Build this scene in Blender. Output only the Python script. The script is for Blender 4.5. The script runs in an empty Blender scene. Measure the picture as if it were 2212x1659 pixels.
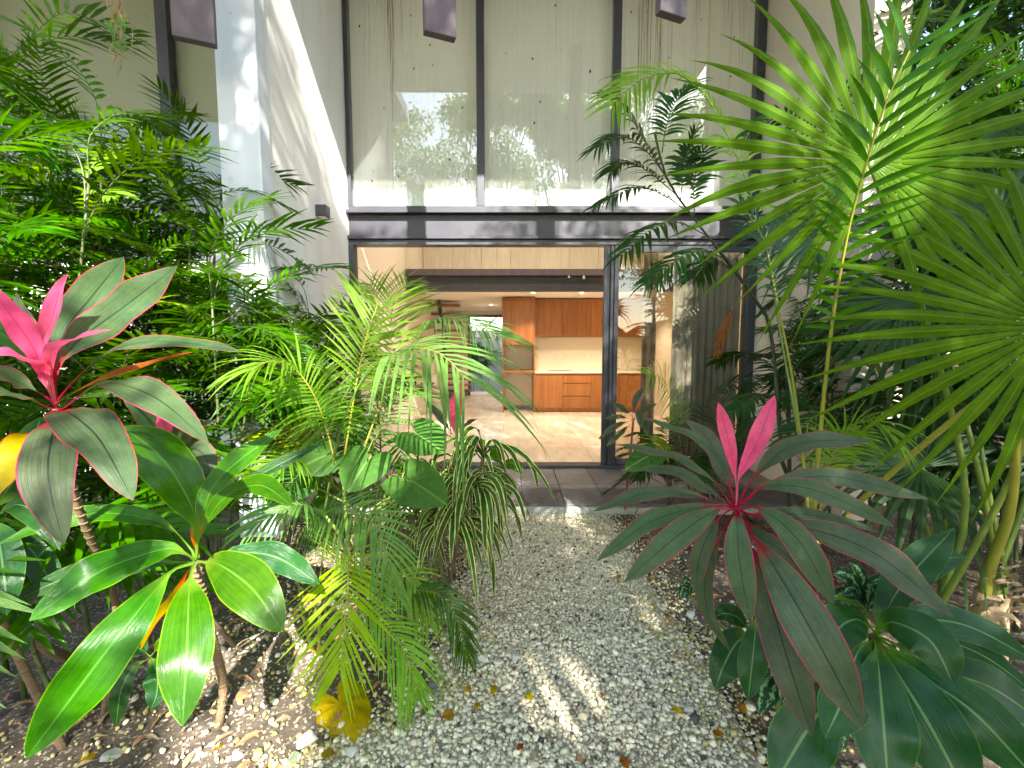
import bpy, math, random
import numpy as np
from mathutils import Vector, Matrix, noise
V = Vector
rnd = random.Random(7)
C = bpy.context.scene.collection
S = bpy.context.scene

# ------------------------------------------------------------------ camera, sky, sun, exposure
F = 950.0                                    # focal length for a 2212 px wide picture
PITCH = math.atan(79.5 / F)
CAMZ = 1.6
cd = bpy.data.cameras.new('camera'); cam = bpy.data.objects.new('camera', cd); C.objects.link(cam)
cd.sensor_width = 36; cd.lens = 36 * F / 2212; cd.clip_end = 500; cd.clip_start = 0.05
cam.location = (0, 0, CAMZ); cam.rotation_euler = (math.pi / 2 - PITCH, 0, 0)
S.camera = cam
SUN = V((0.29, -1, 0.82)).normalized()       # direction towards the sun
w = bpy.data.worlds.new('World'); S.world = w; w.use_nodes = True
nt = w.node_tree; bg = nt.nodes['Background']
sky = nt.nodes.new('ShaderNodeTexSky'); sky.sky_type = 'NISHITA'; sky.sun_disc = False
sky.sun_elevation = math.asin(SUN.z); sky.sun_rotation = math.atan2(SUN.x, SUN.y)
sky.air_density = 1.0; sky.dust_density = 1.0; sky.ozone_density = 1.0
nt.links.new(sky.outputs[0], bg.inputs[0]); bg.inputs[1].default_value = 0.14
sl = bpy.data.lights.new('sun', 'SUN'); sl.energy = 5.0; sl.angle = math.radians(0.53); sl.color = (1, 0.965, 0.93)
so = bpy.data.objects.new('sun', sl); C.objects.link(so); so.rotation_euler = SUN.to_track_quat('Z', 'Y').to_euler()
so.location = (3, -10, 12)
S.view_settings.view_transform = 'Standard'; S.view_settings.look = 'None'
S.view_settings.exposure = 2.35; S.view_settings.gamma = 1.0; S.view_settings.use_curve_mapping = False
S.view_settings.use_white_balance = True; S.view_settings.white_balance_temperature = 6850; S.view_settings.white_balance_tint = 8
S.render.engine = 'CYCLES'
S.cycles.max_bounces = 7; S.cycles.transparent_max_bounces = 14; S.cycles.diffuse_bounces = 4; S.cycles.transmission_bounces = 4; S.cycles.use_adaptive_sampling = True; S.cycles.adaptive_threshold = .025
S.cycles.glossy_bounces = 4; S.cycles.use_denoising = True; S.cycles.caustics_reflective = False
S.cycles.sample_clamp_indirect = 6

# ------------------------------------------------------------------ places: a photo direction at a real distance
def _dir(px, py):
    cx = (px - 1106) / F; cy = -(py - 829.5) / F
    return V((cx, math.cos(PITCH) + math.sin(PITCH) * cy, -math.sin(PITCH) + math.cos(PITCH) * cy))
def W(px, py, Y):
    d = _dir(px, py); return V((0, 0, CAMZ)) + d * (Y / d.y)
def G(px, py, z=0.0):
    d = _dir(px, py); return V((0, 0, CAMZ)) + d * ((z - CAMZ) / d.z)

# ------------------------------------------------------------------ materials
MATS = {}
def newmat(name):
    m = bpy.data.materials.new(name); m.use_nodes = True; MATS[name] = m
    n = m.node_tree; return m, n, n.nodes['Principled BSDF'], n.nodes['Material Output']
def ramp(n, fac, stops):
    r = n.nodes.new('ShaderNodeValToRGB'); e = r.color_ramp.elements
    while len(e) < len(stops): e.new(0.5)
    for i, (p, c) in enumerate(stops): e[i].position = p; e[i].color = (*c[:3], 1) if len(c) >= 3 else (c[0],) * 3 + (1,)
    n.links.new(fac, r.inputs[0]); return r.outputs[0]
def noi(n, scale, detail=4, rough=.55, vec=None, dim=None):
    t = n.nodes.new('ShaderNodeTexNoise'); t.inputs['Scale'].default_value = scale; t.inputs['Detail'].default_value = detail
    t.inputs['Roughness'].default_value = rough
    if vec is not None: n.links.new(vec, t.inputs['Vector'])
    return t.outputs['Fac']
def coord(n, kind='Object', scale=(1, 1, 1)):
    t = n.nodes.new('ShaderNodeTexCoord'); mp = n.nodes.new('ShaderNodeMapping'); mp.inputs['Scale'].default_value = scale
    n.links.new(t.outputs[kind], mp.inputs[0]); return mp.outputs[0]
def pos(n, scale=(1, 1, 1)):
    t = n.nodes.new('ShaderNodeNewGeometry'); mp = n.nodes.new('ShaderNodeMapping'); mp.inputs['Scale'].default_value = scale
    n.links.new(t.outputs['Position'], mp.inputs[0]); return mp.outputs[0]
def mix(n, fac, a, b, mode='MIX'):
    m = n.nodes.new('ShaderNodeMix'); m.data_type = 'RGBA'; m.blend_type = mode
    for s, v in ((m.inputs[0], fac), (m.inputs[6], a), (m.inputs[7], b)):
        if isinstance(v, bpy.types.NodeSocket): n.links.new(v, s)
        elif isinstance(v, (int, float)): s.default_value = v
        else: s.default_value = (*v, 1)
    return m.outputs[2]
def math_(n, op, a, b=0.0, clamp=False):
    m = n.nodes.new('ShaderNodeMath'); m.operation = op; m.use_clamp = clamp
    for s, v in ((m.inputs[0], a), (m.inputs[1], b)):
        if isinstance(v, bpy.types.NodeSocket): n.links.new(v, s)
        else: s.default_value = v
    return m.outputs[0]
def bump(n, p, h, strength=.3, dist=.01):
    b = n.nodes.new('ShaderNodeBump'); b.inputs['Strength'].default_value = strength; b.inputs['Distance'].default_value = dist
    n.links.new(h, b.inputs['Height']); n.links.new(b.outputs[0], p.inputs['Normal'])
def objrand(n):
    return n.nodes.new('ShaderNodeObjectInfo').outputs['Random']
def hsv(n, col, h=.5, s=1.0, v=1.0):
    x = n.nodes.new('ShaderNodeHueSaturation')
    for k, val in (('Hue', h), ('Saturation', s), ('Value', v)):
        if isinstance(val, bpy.types.NodeSocket): n.links.new(val, x.inputs[k])
        else: x.inputs[k].default_value = val
    n.links.new(col, x.inputs['Color']); return x.outputs[0]

def surf(name, c1, c2=None, scale=3.0, rough=.6, bs=.15, bscale=60, metal=0.0, stretch=(1, 1, 1), spec=.5, rand=0.0, detail=5, dots=None):
    m, n, p, o = newmat(name)
    c2 = c2 or c1
    v = pos(n, stretch)
    f = noi(n, scale, detail, .6, v)
    col = ramp(n, f, [(.3, c1), (.7, c2)])
    if name.startswith('stucco'):
        st = noi(n, 1.0, 5, .7, pos(n, (7, 7, .35))); col = mix(n, math_(n, 'MULTIPLY', ramp(n, st, [(.5, (0, 0, 0)), (.75, (1, 1, 1))]), .22), col, (.42, .40, .34))
    if dots:
        d = noi(n, dots[0], 2, .5, pos(n)); col = mix(n, ramp(n, d, [(dots[1], (0, 0, 0)), (dots[1] + .02, (1, 1, 1))]), col, dots[2])
    if rand:
        col = hsv(n, col, .5, 1, math_(n, 'ADD', math_(n, 'MULTIPLY', objrand(n), 2 * rand), 1 - rand))
    n.links.new(col, p.inputs['Base Color'])
    p.inputs['Roughness'].default_value = rough; p.inputs['Metallic'].default_value = metal; p.inputs['Specular IOR Level'].default_value = spec
    if bs: bump(n, p, noi(n, bscale, 4, .6, pos(n, stretch)), bs, .01)
    return m

def leafmat(name, c1, c2, rough=.38, trans=.35, edge=None, edgew=.1, rib=None, ribw=.05, vein=.35, pet=0.0, petcol=None, tip=None,
            patch=None, blotch=None, rand=.18, tsat=1.2, tval=2.4, spec=.22, thue=.485, bmp=.3):
    m, n, p, o = newmat(name)
    uv = n.nodes.new('ShaderNodeTexCoord').outputs['UV']
    sep = n.nodes.new('ShaderNodeSeparateXYZ'); n.links.new(uv, sep.inputs[0]); u, v = sep.outputs[0], sep.outputs[1]
    a = math_(n, 'MULTIPLY', math_(n, 'ABSOLUTE', math_(n, 'SUBTRACT', u, .5)), 2.0)
    f = noi(n, 9, 3, .6, pos(n))
    col = ramp(n, f, [(.3, c1), (.7, c2)])
    mp = n.nodes.new('ShaderNodeMapping'); mp.inputs['Scale'].default_value = (46, 1.2, 1); n.links.new(uv, mp.inputs[0])
    vn = noi(n, 1.0, 3, .6, mp.outputs[0])
    col = mix(n, vein, col, mix(n, 1.0, col, ramp(n, vn, [(.3, (.55, .55, .55)), (.7, (1.3, 1.3, 1.3))]), 'MULTIPLY'))
    col = mix(n, .5, col, mix(n, 1.0, col, ramp(n, noi(n, 38, 4, .7, pos(n)), [(.3, (.62, .66, .6)), (.7, (1.25, 1.2, 1.2))]), 'MULTIPLY'))
    if patch:   # pale jagged patches between the veins
        mp2 = n.nodes.new('ShaderNodeMapping'); mp2.inputs['Scale'].default_value = (5, 9, 1); n.links.new(uv, mp2.inputs[0])
        pf = noi(n, 1.0, 5, .8, mp2.outputs[0])
        band = math_(n, 'SUBTRACT', pf, math_(n, 'MULTIPLY', math_(n, 'ABSOLUTE', math_(n, 'SUBTRACT', a, .45)), .45))
        col = mix(n, ramp(n, band, [(.43, (0, 0, 0)), (.46, (1, 1, 1))]), col, patch)
    if blotch:
        bf = noi(n, blotch[0], 4, .7, pos(n)); col = mix(n, ramp(n, bf, [(blotch[1], (0, 0, 0)), (blotch[1] + .06, (1, 1, 1))]), col, blotch[2])
    if rib: col = mix(n, ramp(n, a, [(ribw * .5, (1, 1, 1)), (ribw, (0, 0, 0))]), col, rib)
    if edge:
        wob = math_(n, 'ADD', math_(n, 'ADD', a, math_(n, 'MULTIPLY', math_(n, 'SUBTRACT', vn, .5), edgew * 1.2)), math_(n, 'MULTIPLY', math_(n, 'SUBTRACT', noi(n, 26, 3, .6, pos(n)), .5), edgew * 2.2))
        col = mix(n, ramp(n, wob, [(1 - edgew * 1.35, (0, 0, 0)), (1 - edgew * .6, (1, 1, 1))]), col, edge)
    if tip: col = mix(n, math_(n, 'MULTIPLY', ramp(n, math_(n, 'ADD', v, math_(n, 'MULTIPLY', vn, .14)), [(1.0, (0, 0, 0)), (1.06, (1, 1, 1))]), math_(n, 'GREATER_THAN', objrand(n), .45)), col, tip)
    if petcol: col = mix(n, ramp(n, v, [(pet, (1, 1, 1)), (min(1, pet + .14), (0, 0, 0))]), col, petcol)
    if rand: col = hsv(n, col, math_(n, 'ADD', math_(n, 'MULTIPLY', objrand(n), .03 if thue != .5 else 0), .485 if thue != .5 else .5), 1.16 if thue != .5 else 1.0, math_(n, 'ADD', math_(n, 'MULTIPLY', objrand(n), 2 * rand), 1 - rand))
    n.links.new(col, p.inputs['Base Color']); p.inputs['Roughness'].default_value = rough; p.inputs['Specular IOR Level'].default_value = spec
    bump(n, p, vn, bmp, .004)
    t = n.nodes.new('ShaderNodeBsdfTranslucent'); n.links.new(hsv(n, col, thue, tsat, tval), t.inputs[0])
    ms = n.nodes.new('ShaderNodeMixShader'); ms.inputs[0].default_value = trans
    n.links.new(p.outputs[0], ms.inputs[1]); n.links.new(t.outputs[0], ms.inputs[2]); n.links.new(ms.outputs[0], o.inputs[0])
    return m

def glassmat(name, tint, f0=.04, dirt=0.0):
    m, n, p, o = newmat(name); n.nodes.remove(p)
    tr = n.nodes.new('ShaderNodeBsdfTransparent'); tr.inputs[0].default_value = (*tint, 1)
    gl = n.nodes.new('ShaderNodeBsdfGlossy'); gl.inputs['Roughness'].default_value = .0; gl.inputs[0].default_value = (.95, 1, 1, 1)
    lw = n.nodes.new('ShaderNodeLayerWeight'); lw.inputs[0].default_value = .5
    fr = math_(n, 'ADD', math_(n, 'MULTIPLY', math_(n, 'POWER', lw.outputs['Facing'], 5.0), 1 - f0), f0)
    ms = n.nodes.new('ShaderNodeMixShader'); n.links.new(fr, ms.inputs[0]); n.links.new(tr.outputs[0], ms.inputs[1]); n.links.new(gl.outputs[0], ms.inputs[2])
    out = ms.outputs[0]
    if dirt:
        df = n.nodes.new('ShaderNodeBsdfDiffuse'); df.inputs[0].default_value = (.75, .77, .72, 1)
        st = noi(n, 1.0, 5, .65, pos(n, (26, 26, .8)))
        k = math_(n, 'ADD', math_(n, 'MULTIPLY', ramp(n, st, [(.45, (0, 0, 0)), (.8, (1, 1, 1))]), dirt), dirt * .5)
        d2 = n.nodes.new('ShaderNodeMixShader'); n.links.new(k, d2.inputs[0]); n.links.new(out, d2.inputs[1]); n.links.new(df.outputs[0], d2.inputs[2]); out = d2.outputs[0]
    n.links.new(out, o.inputs[0]); return m

def emit(name, c, s):
    m, n, p, o = newmat(name); p.inputs['Emission Color'].default_value = (*c, 1); p.inputs['Emission Strength'].default_value = s
    p.inputs['Base Color'].default_value = (*c, 1); return m

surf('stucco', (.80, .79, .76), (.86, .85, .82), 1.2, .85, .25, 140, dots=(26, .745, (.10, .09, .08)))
surf('stucco_pillar_shade', (.62, .66, .72), (.68, .72, .77), 1.0, .8, .2, 140, dots=(20, .75, (.10, .09, .09)))  # blue cast of the pillar's shade put into the stucco colour
surf('stucco_white', (.80, .80, .78), (.72, .72, .70), 2.0, .85, .25, 100)
surf('stucco_warm', (.70, .62, .50), (.75, .67, .55), 1.0, .85, .15, 120)
surf('olive_wall', (.34, .36, .24), (.40, .42, .30), .7, .8, .2, 90, dots=(30, .73, (.12, .12, .08)))
surf('interior_wall', (.74, .66, .55), (.77, .69, .58), .8, .8, .1, 90)
surf('ceiling_paint', (.82, .77, .69), (.84, .79, .71), .8, .9, .05, 90)
surf('black_steel', (.034, .034, .046), (.050, .050, .064), 5, .42, .12, 60)
surf('dark_aluminium', (.040, .043, .055), (.052, .055, .068), 4, .38, .06, 80)
surf('timber_purple', (.075, .058, .072), (.115, .088, .10), 1.5, .65, .35, 30, stretch=(6, 6, .6))
surf('slate', (.095, .093, .096), (.185, .168, .165), 3.2, .62, .5, 22, rand=.28, dots=(14, .70, (.24, .21, .19)))
surf('mortar', (.20, .20, .18), (.28, .28, .25), 6, .9, .4, 60)
surf('concrete', (.30, .32, .28), (.42, .43, .38), 5, .9, .5, 50)
surf('travertine', (.50, .41, .31), (.68, .59, .47), 1.0, .22, .04, 40, stretch=(9, 1.4, 1), rand=.06, detail=8)
surf('quartz', (.78, .70, .56), (.80, .72, .58), 8, .25, .0)
surf('backsplash', (.74, .66, .50), (.76, .68, .53), 3, .3, .0)
surf('curtain_grey', (.33, .345, .35), (.40, .415, .42), 3, .9, .2, 300)
surf('curtain_brown', (.20, .17, .14), (.25, .21, .17), 3, .9, .2, 300)
surf('soil', (.055, .040, .028), (.16, .122, .088), 7, .95, .9, 35, dots=(60, .59, (.34, .29, .22)))
surf('path_dirt', (.26, .22, .16), (.50, .45, .35), 14, .95, .9, 60)
surf('bark', (.10, .075, .05), (.20, .155, .11), 10, .9, .7, 40)
surf('ringed_stem', (.14, .09, .045), (.27, .18, .095), 40, .8, .6, 90, stretch=(1, 1, 6))
surf('cane', (.045, .065, .018), (.09, .11, .03), 10, .5, .1, 30, stretch=(1, 1, 3))
surf('stalk_green', (.10, .17, .025), (.17, .22, .035), 6, .4, .1, 30)
surf('stalk_yellow', (.26, .27, .03), (.33, .30, .04), 6, .4, .1, 30)
surf('stalk_red', (.30, .055, .045), (.38, .08, .06), 6, .45, .1, 30)
surf('stalk_dark', (.035, .05, .02), (.06, .07, .03), 6, .5, .1, 30)
surf('fibre', (.28, .19, .10), (.46, .34, .20), 12, .9, .6, 60)
surf('rock', (.40, .39, .33), (.60, .58, .50), 9, .9, .8, 30, rand=.25, dots=(8, .62, (.25, .28, .16)))
surf('rock_dark', (.10, .095, .085), (.17, .16, .15), 9, .9, .8, 30, rand=.2)
surf('twig', (.16, .11, .07), (.26, .19, .12), 12, .9, .4, 60)
surf('dry_leaf', (.26, .12, .05), (.36, .19, .08), 14, .8, .4, 60)
surf('plastic_white', (.8, .78, .73), None, 5, .4, .0)
surf('chrome', (.5, .5, .5), None, 5, .2, .0, metal=1.0)
surf('garden_wall', (.55, .55, .52), (.66, .66, .62), 1.5, .9, .3, 60)
glassmat('glass_window', (.98, .99, .985), .09, .07)
glassmat('glass_door', (.84, .81, .74), .05, .0)
glassmat('glass_rail', (.96, .97, .96), .04, .0)
glassmat('glass_back', (.97, .98, .97), .03, .0)
emit('lamp_face', (1.0, .78, .5), 14)
# cabinet wood: long vertical grain
def woodmat(name, c1, c2, c3, rough=.38):
    m, n, p, o = newmat(name)
    v = pos(n, (16, 16, 1.1)); f = noi(n, 1.0, 7, .62, v); g = noi(n, 1.0, 4, .6, pos(n, (90, 90, 2.0)))
    col = ramp(n, f, [(.28, c1), (.5, c2), (.74, c3)])
    col = mix(n, .35, col, mix(n, 1, col, ramp(n, g, [(.35, (.5, .45, .4)), (.65, (1.2, 1.2, 1.2))]), 'MULTIPLY'))
    col = hsv(n, col, .5, 1, math_(n, 'ADD', math_(n, 'MULTIPLY', objrand(n), .22), .89))
    n.links.new(col, p.inputs['Base Color']); p.inputs['Roughness'].default_value = rough; bump(n, p, g, .1, .003)
woodmat('cabinet_wood', (.25, .085, .022), (.36, .135, .035), (.44, .18, .05))
woodmat('wardrobe_wood', (.54, .45, .36), (.59, .50, .41), (.63, .54, .45), .5)
woodmat('tread_wood', (.22, .08, .035), (.30, .115, .05), (.36, .15, .07))
woodmat('window_wood', (.10, .05, .025), (.14, .07, .035), (.18, .09, .05))
# roller blind behind the upper glass, with drip stains down it
def blindmat():
    m, n, p, o = newmat('blind')
    col = ramp(n, noi(n, .6, 3, .5, pos(n)), [(.3, (.84, .86, .83)), (.7, (.87, .89, .86))])
    weave = noi(n, 1.0, 2, .5, pos(n, (20, 20, 260)))
    col = mix(n, .12, col, ramp(n, weave, [(.3, (.4, .4, .3)), (.7, (.8, .8, .7))]))
    n.links.new(col, p.inputs['Base Color']); p.inputs['Roughness'].default_value = .9
    t = n.nodes.new('ShaderNodeBsdfTranslucent'); n.links.new(col, t.inputs[0])
    ms = n.nodes.new('ShaderNodeMixShader'); ms.inputs[0].default_value = .25
    n.links.new(p.outputs[0], ms.inputs[1]); n.links.new(t.outputs[0], ms.inputs[2]); n.links.new(ms.outputs[0], o.inputs[0])
blindmat()
surf('drip_stain', (.20, .15, .07), (.30, .24, .13), 30, .9, 0)
surf('dirt_spot', (.06, .055, .045), None, 5, .9, 0)

# leaves
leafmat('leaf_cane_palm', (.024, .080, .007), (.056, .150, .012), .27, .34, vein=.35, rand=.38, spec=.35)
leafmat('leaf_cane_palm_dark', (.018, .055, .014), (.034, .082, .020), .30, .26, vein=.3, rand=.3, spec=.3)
leafmat('leaf_areca', (.135, .25, .040), (.21, .34, .080), .36, .42, vein=.3, rand=.2)
leafmat('leaf_areca_blue', (.11, .22, .065), (.17, .29, .10), .36, .38, vein=.3, rand=.15)
leafmat('leaf_areca_lime', (.22, .34, .016), (.28, .40, .024), .36, .4, vein=.3, rand=.08)  # yellow-green leaf, colour also raised to stand for sun on it
leafmat('leaf_fan', (.060, .155, .008), (.090, .205, .012), .45, .50, vein=.85, spec=.12, bmp=.6, rib=(.16, .24, .05), ribw=.10, rand=.06, tval=2.3)
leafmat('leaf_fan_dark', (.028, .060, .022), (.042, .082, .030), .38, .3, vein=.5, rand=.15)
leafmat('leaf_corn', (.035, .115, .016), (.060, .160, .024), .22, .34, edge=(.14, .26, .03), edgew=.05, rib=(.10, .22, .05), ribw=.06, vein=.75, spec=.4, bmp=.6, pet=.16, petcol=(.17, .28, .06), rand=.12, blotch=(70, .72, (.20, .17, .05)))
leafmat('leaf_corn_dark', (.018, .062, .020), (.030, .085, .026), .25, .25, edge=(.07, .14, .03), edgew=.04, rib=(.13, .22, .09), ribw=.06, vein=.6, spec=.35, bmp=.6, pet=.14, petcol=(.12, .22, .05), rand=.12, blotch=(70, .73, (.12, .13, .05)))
leafmat('leaf_red_edge', (.052, .100, .044), (.088, .135, .066), .36, .28, edge=(.50, .10, .14), edgew=.05, rib=(.022, .035, .02), ribw=.05, vein=.8, spec=.28, bmp=.6, pet=.16, petcol=(.42, .055, .075), rand=.14, tip=(.40, .22, .07), blotch=(40, .69, (.20, .20, .07)))
leafmat('leaf_red_dark', (.055, .088, .045), (.090, .118, .066), .36, .24, edge=(.42, .085, .11), edgew=.045, rib=(.018, .028, .018), ribw=.05, vein=.8, spec=.28, bmp=.6, pet=.16, petcol=(.40, .055, .07), rand=.12, tip=(.36, .22, .08), blotch=(44, .70, (.17, .17, .06)))
leafmat('leaf_pink', (.86, .075, .19), (.93, .14, .28), .42, .42, rib=(.60, .03, .13), ribw=.05, vein=.55, rand=.05, pet=.15, petcol=(.75, .16, .20), tval=1.2, tsat=1.0, thue=.5)
leafmat('leaf_yellowing', (.42, .27, .02), (.20, .20, .03), .4, .4, edge=(.45, .12, .06), edgew=.1, vein=.4, pet=.2, petcol=(.4, .1, .05), blotch=(30, .66, (.15, .06, .015)), tval=1.4)
leafmat('leaf_yellow', (.40, .26, .010), (.50, .35, .016), .6, .2, vein=.6, blotch=(60, .64, (.24, .12, .015)), rand=.1, tval=1.3)
leafmat('leaf_brown', (.22, .085, .03), (.32, .14, .05), .7, .2, vein=.8, rand=.2, tval=1.2)
leafmat('leaf_striped', (.035, .085, .022), (.060, .125, .032), .38, .3, edge=(.72, .70, .30), edgew=.24, vein=.3, rand=.2, tval=1.5)
leafmat('leaf_taro', (.050, .125, .034), (.070, .160, .045), .45, .33, rib=(.13, .24, .08), ribw=.03, vein=.2, rand=.1)
leafmat('leaf_patchy', (.016, .050, .020), (.024, .066, .026), .3, .25, patch=(.24, .40, .22), rib=(.03, .08, .03), ribw=.05, vein=.3, rand=.1)
leafmat('leaf_tree', (.050, .105, .016), (.10, .17, .03), .45, .5, vein=.1, rand=.1, tval=2.2)

# ------------------------------------------------------------------ mesh helpers
def tag(o, label=None, cat=None, group=None, kind=None):
    for k, v in (('label', label), ('category', cat), ('group', group), ('kind', kind)):
        if v: o[k] = v
    return o
def empty(name, loc, label=None, cat=None, group=None, kind=None):
    o = bpy.data.objects.new(name, None); C.objects.link(o); o.location = loc; o.empty_display_size = .1
    return tag(o, label, cat, group, kind)
def attach(o, parent):
    if parent is not None:
        o.parent = parent
        if parent.parent is None: o.matrix_parent_inverse = Matrix.Translation(-V(parent.location))
class MB:
    def __init__(s): s.v = []; s.f = []; s.uv = []; s.mi = []
    def add(s, vs, fs, uvs=None, mi=0):
        b = len(s.v); s.v += [tuple(x) for x in vs]; s.uv += (uvs if uvs else [(.5, .5)] * len(vs))
        s.f += [tuple(b + i for i in q) for q in fs]; s.mi += [mi] * len(fs)
    def box(s, lo, hi, mi=0, rz=0.0, bev=0.0):
        lo = V(lo); hi = V(hi); c = (lo + hi) / 2; h = (hi - lo) / 2
        m = Matrix.Rotation(rz, 3, 'Z')
        if bev <= 0:
            vs = [c + m @ V((x * h.x, y * h.y, z * h.z)) for x in (-1, 1) for y in (-1, 1) for z in (-1, 1)]
            s.add(vs, [(0, 1, 3, 2), (4, 6, 7, 5), (0, 4, 5, 1), (2, 3, 7, 6), (0, 2, 6, 4), (1, 5, 7, 3)], mi=mi); return
        bev = min(bev, h.x * .45, h.y * .45, h.z * .45)
        vs = []; idx = {}
        for x in (-1, 1):
            for y in (-1, 1):
                for z in (-1, 1):
                    for k in range(3):
                        p = [x * h.x, y * h.y, z * h.z]
                        q = [x * (h.x - bev), y * (h.y - bev), z * (h.z - bev)]; q[k] = p[k]
                        idx[(x, y, z, k)] = len(vs); vs.append(c + m @ V(q))
        fs = []
        for k in range(3):
            a, b2 = (k + 1) % 3, (k + 2) % 3
            for sg in (-1, 1):
                q = []
                for (i, j) in ((-1, -1), (1, -1), (1, 1), (-1, 1)):
                    t = [0, 0, 0]; t[k] = sg; t[a] = i; t[b2] = j; q.append(idx[(*t, k)])
                fs.append(tuple(q if sg > 0 else q[::-1]))
            for i in (-1, 1):
                for j in (-1, 1):
                    def key(kk, e):
                        t = [0, 0, 0]; t[k] = e; t[a] = i; t[b2] = j; return idx[(*t, kk)]
                    q = (key(a, -1), key(a, 1), key(b2, 1), key(b2, -1)); fs.append(q if i * j > 0 else q[::-1])
        for x in (-1, 1):
            for y in (-1, 1):
                for z in (-1, 1):
                    t = tuple(idx[(x, y, z, k)] for k in range(3)); fs.append(t if x * y * z > 0 else t[::-1])
        s.add(vs, fs, mi=mi)
    def tube(s, pts, rad, n=6, mi=0, cap=True):
        pts = [V(p) for p in pts]; m = len(pts)
        rad = [rad] * m if isinstance(rad, (int, float)) else ([rad[0] + (rad[-1] - rad[0]) * i / (m - 1) for i in range(m)] if len(rad) == 2 and m != 2 else rad)
        vs = []; ref = V((.31, .17, .93))
        for i, p in enumerate(pts):
            t = (pts[min(i + 1, m - 1)] - pts[max(i - 1, 0)]).normalized()
            if abs(t.dot(ref)) > .98: ref = V((1, 0, 0))
            a = (ref - t * ref.dot(t)).normalized(); b = t.cross(a)
            for k in range(n):
                an = 2 * math.pi * k / n; vs.append(p + (a * math.cos(an) + b * math.sin(an)) * rad[i])
        fs = [(i * n + k, i * n + (k + 1) % n, (i + 1) * n + (k + 1) % n, (i + 1) * n + k) for i in range(m - 1) for k in range(n)]
        if cap: fs += [tuple(range(n - 1, -1, -1)), tuple((m - 1) * n + k for k in range(n))]
        s.add(vs, fs, mi=mi)
    def mesh(s, name, mats, smooth=False):
        me = bpy.data.meshes.new(name); me.from_pydata(s.v, [], s.f)
        for k in ([mats] if isinstance(mats, str) else mats): me.materials.append(MATS[k])
        uvl = me.uv_layers.new(name='UVMap')
        li = np.empty(len(me.loops), dtype=np.int32); me.loops.foreach_get('vertex_index', li)
        uvl.data.foreach_set('uv', np.asarray(s.uv, dtype=np.float32)[li].ravel())
        me.polygons.foreach_set('material_index', np.asarray(s.mi, dtype=np.int32))
        if smooth: me.polygons.foreach_set('use_smooth', [True] * len(me.polygons))
        me.update(); return me
    def build(s, name, mats, parent=None, smooth=False):
        o = bpy.data.objects.new(name, s.mesh(name, mats, smooth)); C.objects.link(o); attach(o, parent); return o
def box(name, lo, hi, mat, parent=None, bev=0.0, rz=0.0):
    m = MB(); m.box(lo, hi, 0, rz, bev); return m.build(name, mat, parent)

def spline(pts, n):
    """Catmull-Rom through the points, n samples, with parameter 0..1 along length"""
    pts = [V(p) for p in pts]
    if len(pts) == 2: return [pts[0].lerp(pts[1], i / (n - 1)) for i in range(n)]
    P = [pts[0] * 2 - pts[1]] + pts + [pts[-1] * 2 - pts[-2]]
    fine = []
    for i in range(1, len(P) - 2):
        for k in range(12):
            t = k / 12; a, b, c, d = P[i - 1], P[i], P[i + 1], P[i + 2]
            fine.append(.5 * ((2 * b) + (c - a) * t + (2 * a - 5 * b + 4 * c - d) * t * t + (3 * b - a - 3 * c + d) * t ** 3))
    fine.append(pts[-1])
    L = [0]
    for i in range(1, len(fine)): L.append(L[-1] + (fine[i] - fine[i - 1]).length)
    out = []; j = 0
    for i in range(n):
        s_ = L[-1] * i / (n - 1)
        while j < len(L) - 2 and L[j + 1] < s_: j += 1
        d = L[j + 1] - L[j]; out.append(fine[j].lerp(fine[j + 1], 0 if d < 1e-9 else min(1, (s_ - L[j]) / d)))
    return out
def tangents(pts):
    m = len(pts); return [(pts[min(i + 1, m - 1)] - pts[max(i - 1, 0)]).normalized() for i in range(m)]

def blade(mb, pts, width, nh, pet=0.0, petw=.10, fold=.16, wave=.05, n=16, cols=4, shape=.72, twist=0.0, mi=0, seed=0, curl=0.0, minw=0.0):
    """a long leaf along pts; its broad side turned to nh"""
    r = random.Random(seed); ph = r.uniform(0, 6); fr = r.uniform(4, 7)
    sp = spline(pts, n); T = tangents(sp); nh = V(nh).normalized(); vs = []; uv = []
    for i in range(n):
        t = i / (n - 1)
        N = nh - T[i] * nh.dot(T[i])
        N = N.normalized() if N.length > 1e-4 else V((0, 0, 1))
        Sd = T[i].cross(N)
        if twist:
            a = twist * t; Sd, N = Sd * math.cos(a) + N * math.sin(a), N * math.cos(a) - Sd * math.sin(a)
        if t < pet: wd = petw * (1.3 - .5 * t / max(pet, 1e-6)); fo = .9
        else:
            s_ = (t - pet) / (1 - pet); wd = max(petw * (1 - s_) if pet else 0, (s_ ** shape * (1 - s_) ** .85) / ((shape / (shape + .85)) ** shape * (.85 / (shape + .85)) ** .85) if 0 < s_ < 1 else 0)
            fo = fold + max(0, .6 * (1 - s_ / .2)) * (1 if pet else 0)
        wd = max(wd, minw * (1 - t ** 6))
        for k in range(cols + 1):
            u = -1 + 2 * k / cols; e = abs(u)
            off = Sd * (u * width * wd * .5 * math.cos(min(1.2, fo))) + N * (e * width * .5 * wd * math.sin(min(1.2, fo)) - curl * width * wd * u * u * .5)
            off += N * (wave * width * wd * e * math.sin(fr * 2 * math.pi * t * .5 + ph + (u > 0) * 1.7))
            vs.append(sp[i] + off); uv.append((.5 + u / 2, t))
    c = cols + 1
    mb.add(vs, [(i * c + k, i * c + k + 1, (i + 1) * c + k + 1, (i + 1) * c + k) for i in range(n - 1) for k in range(cols)], uv, mi)

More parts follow.
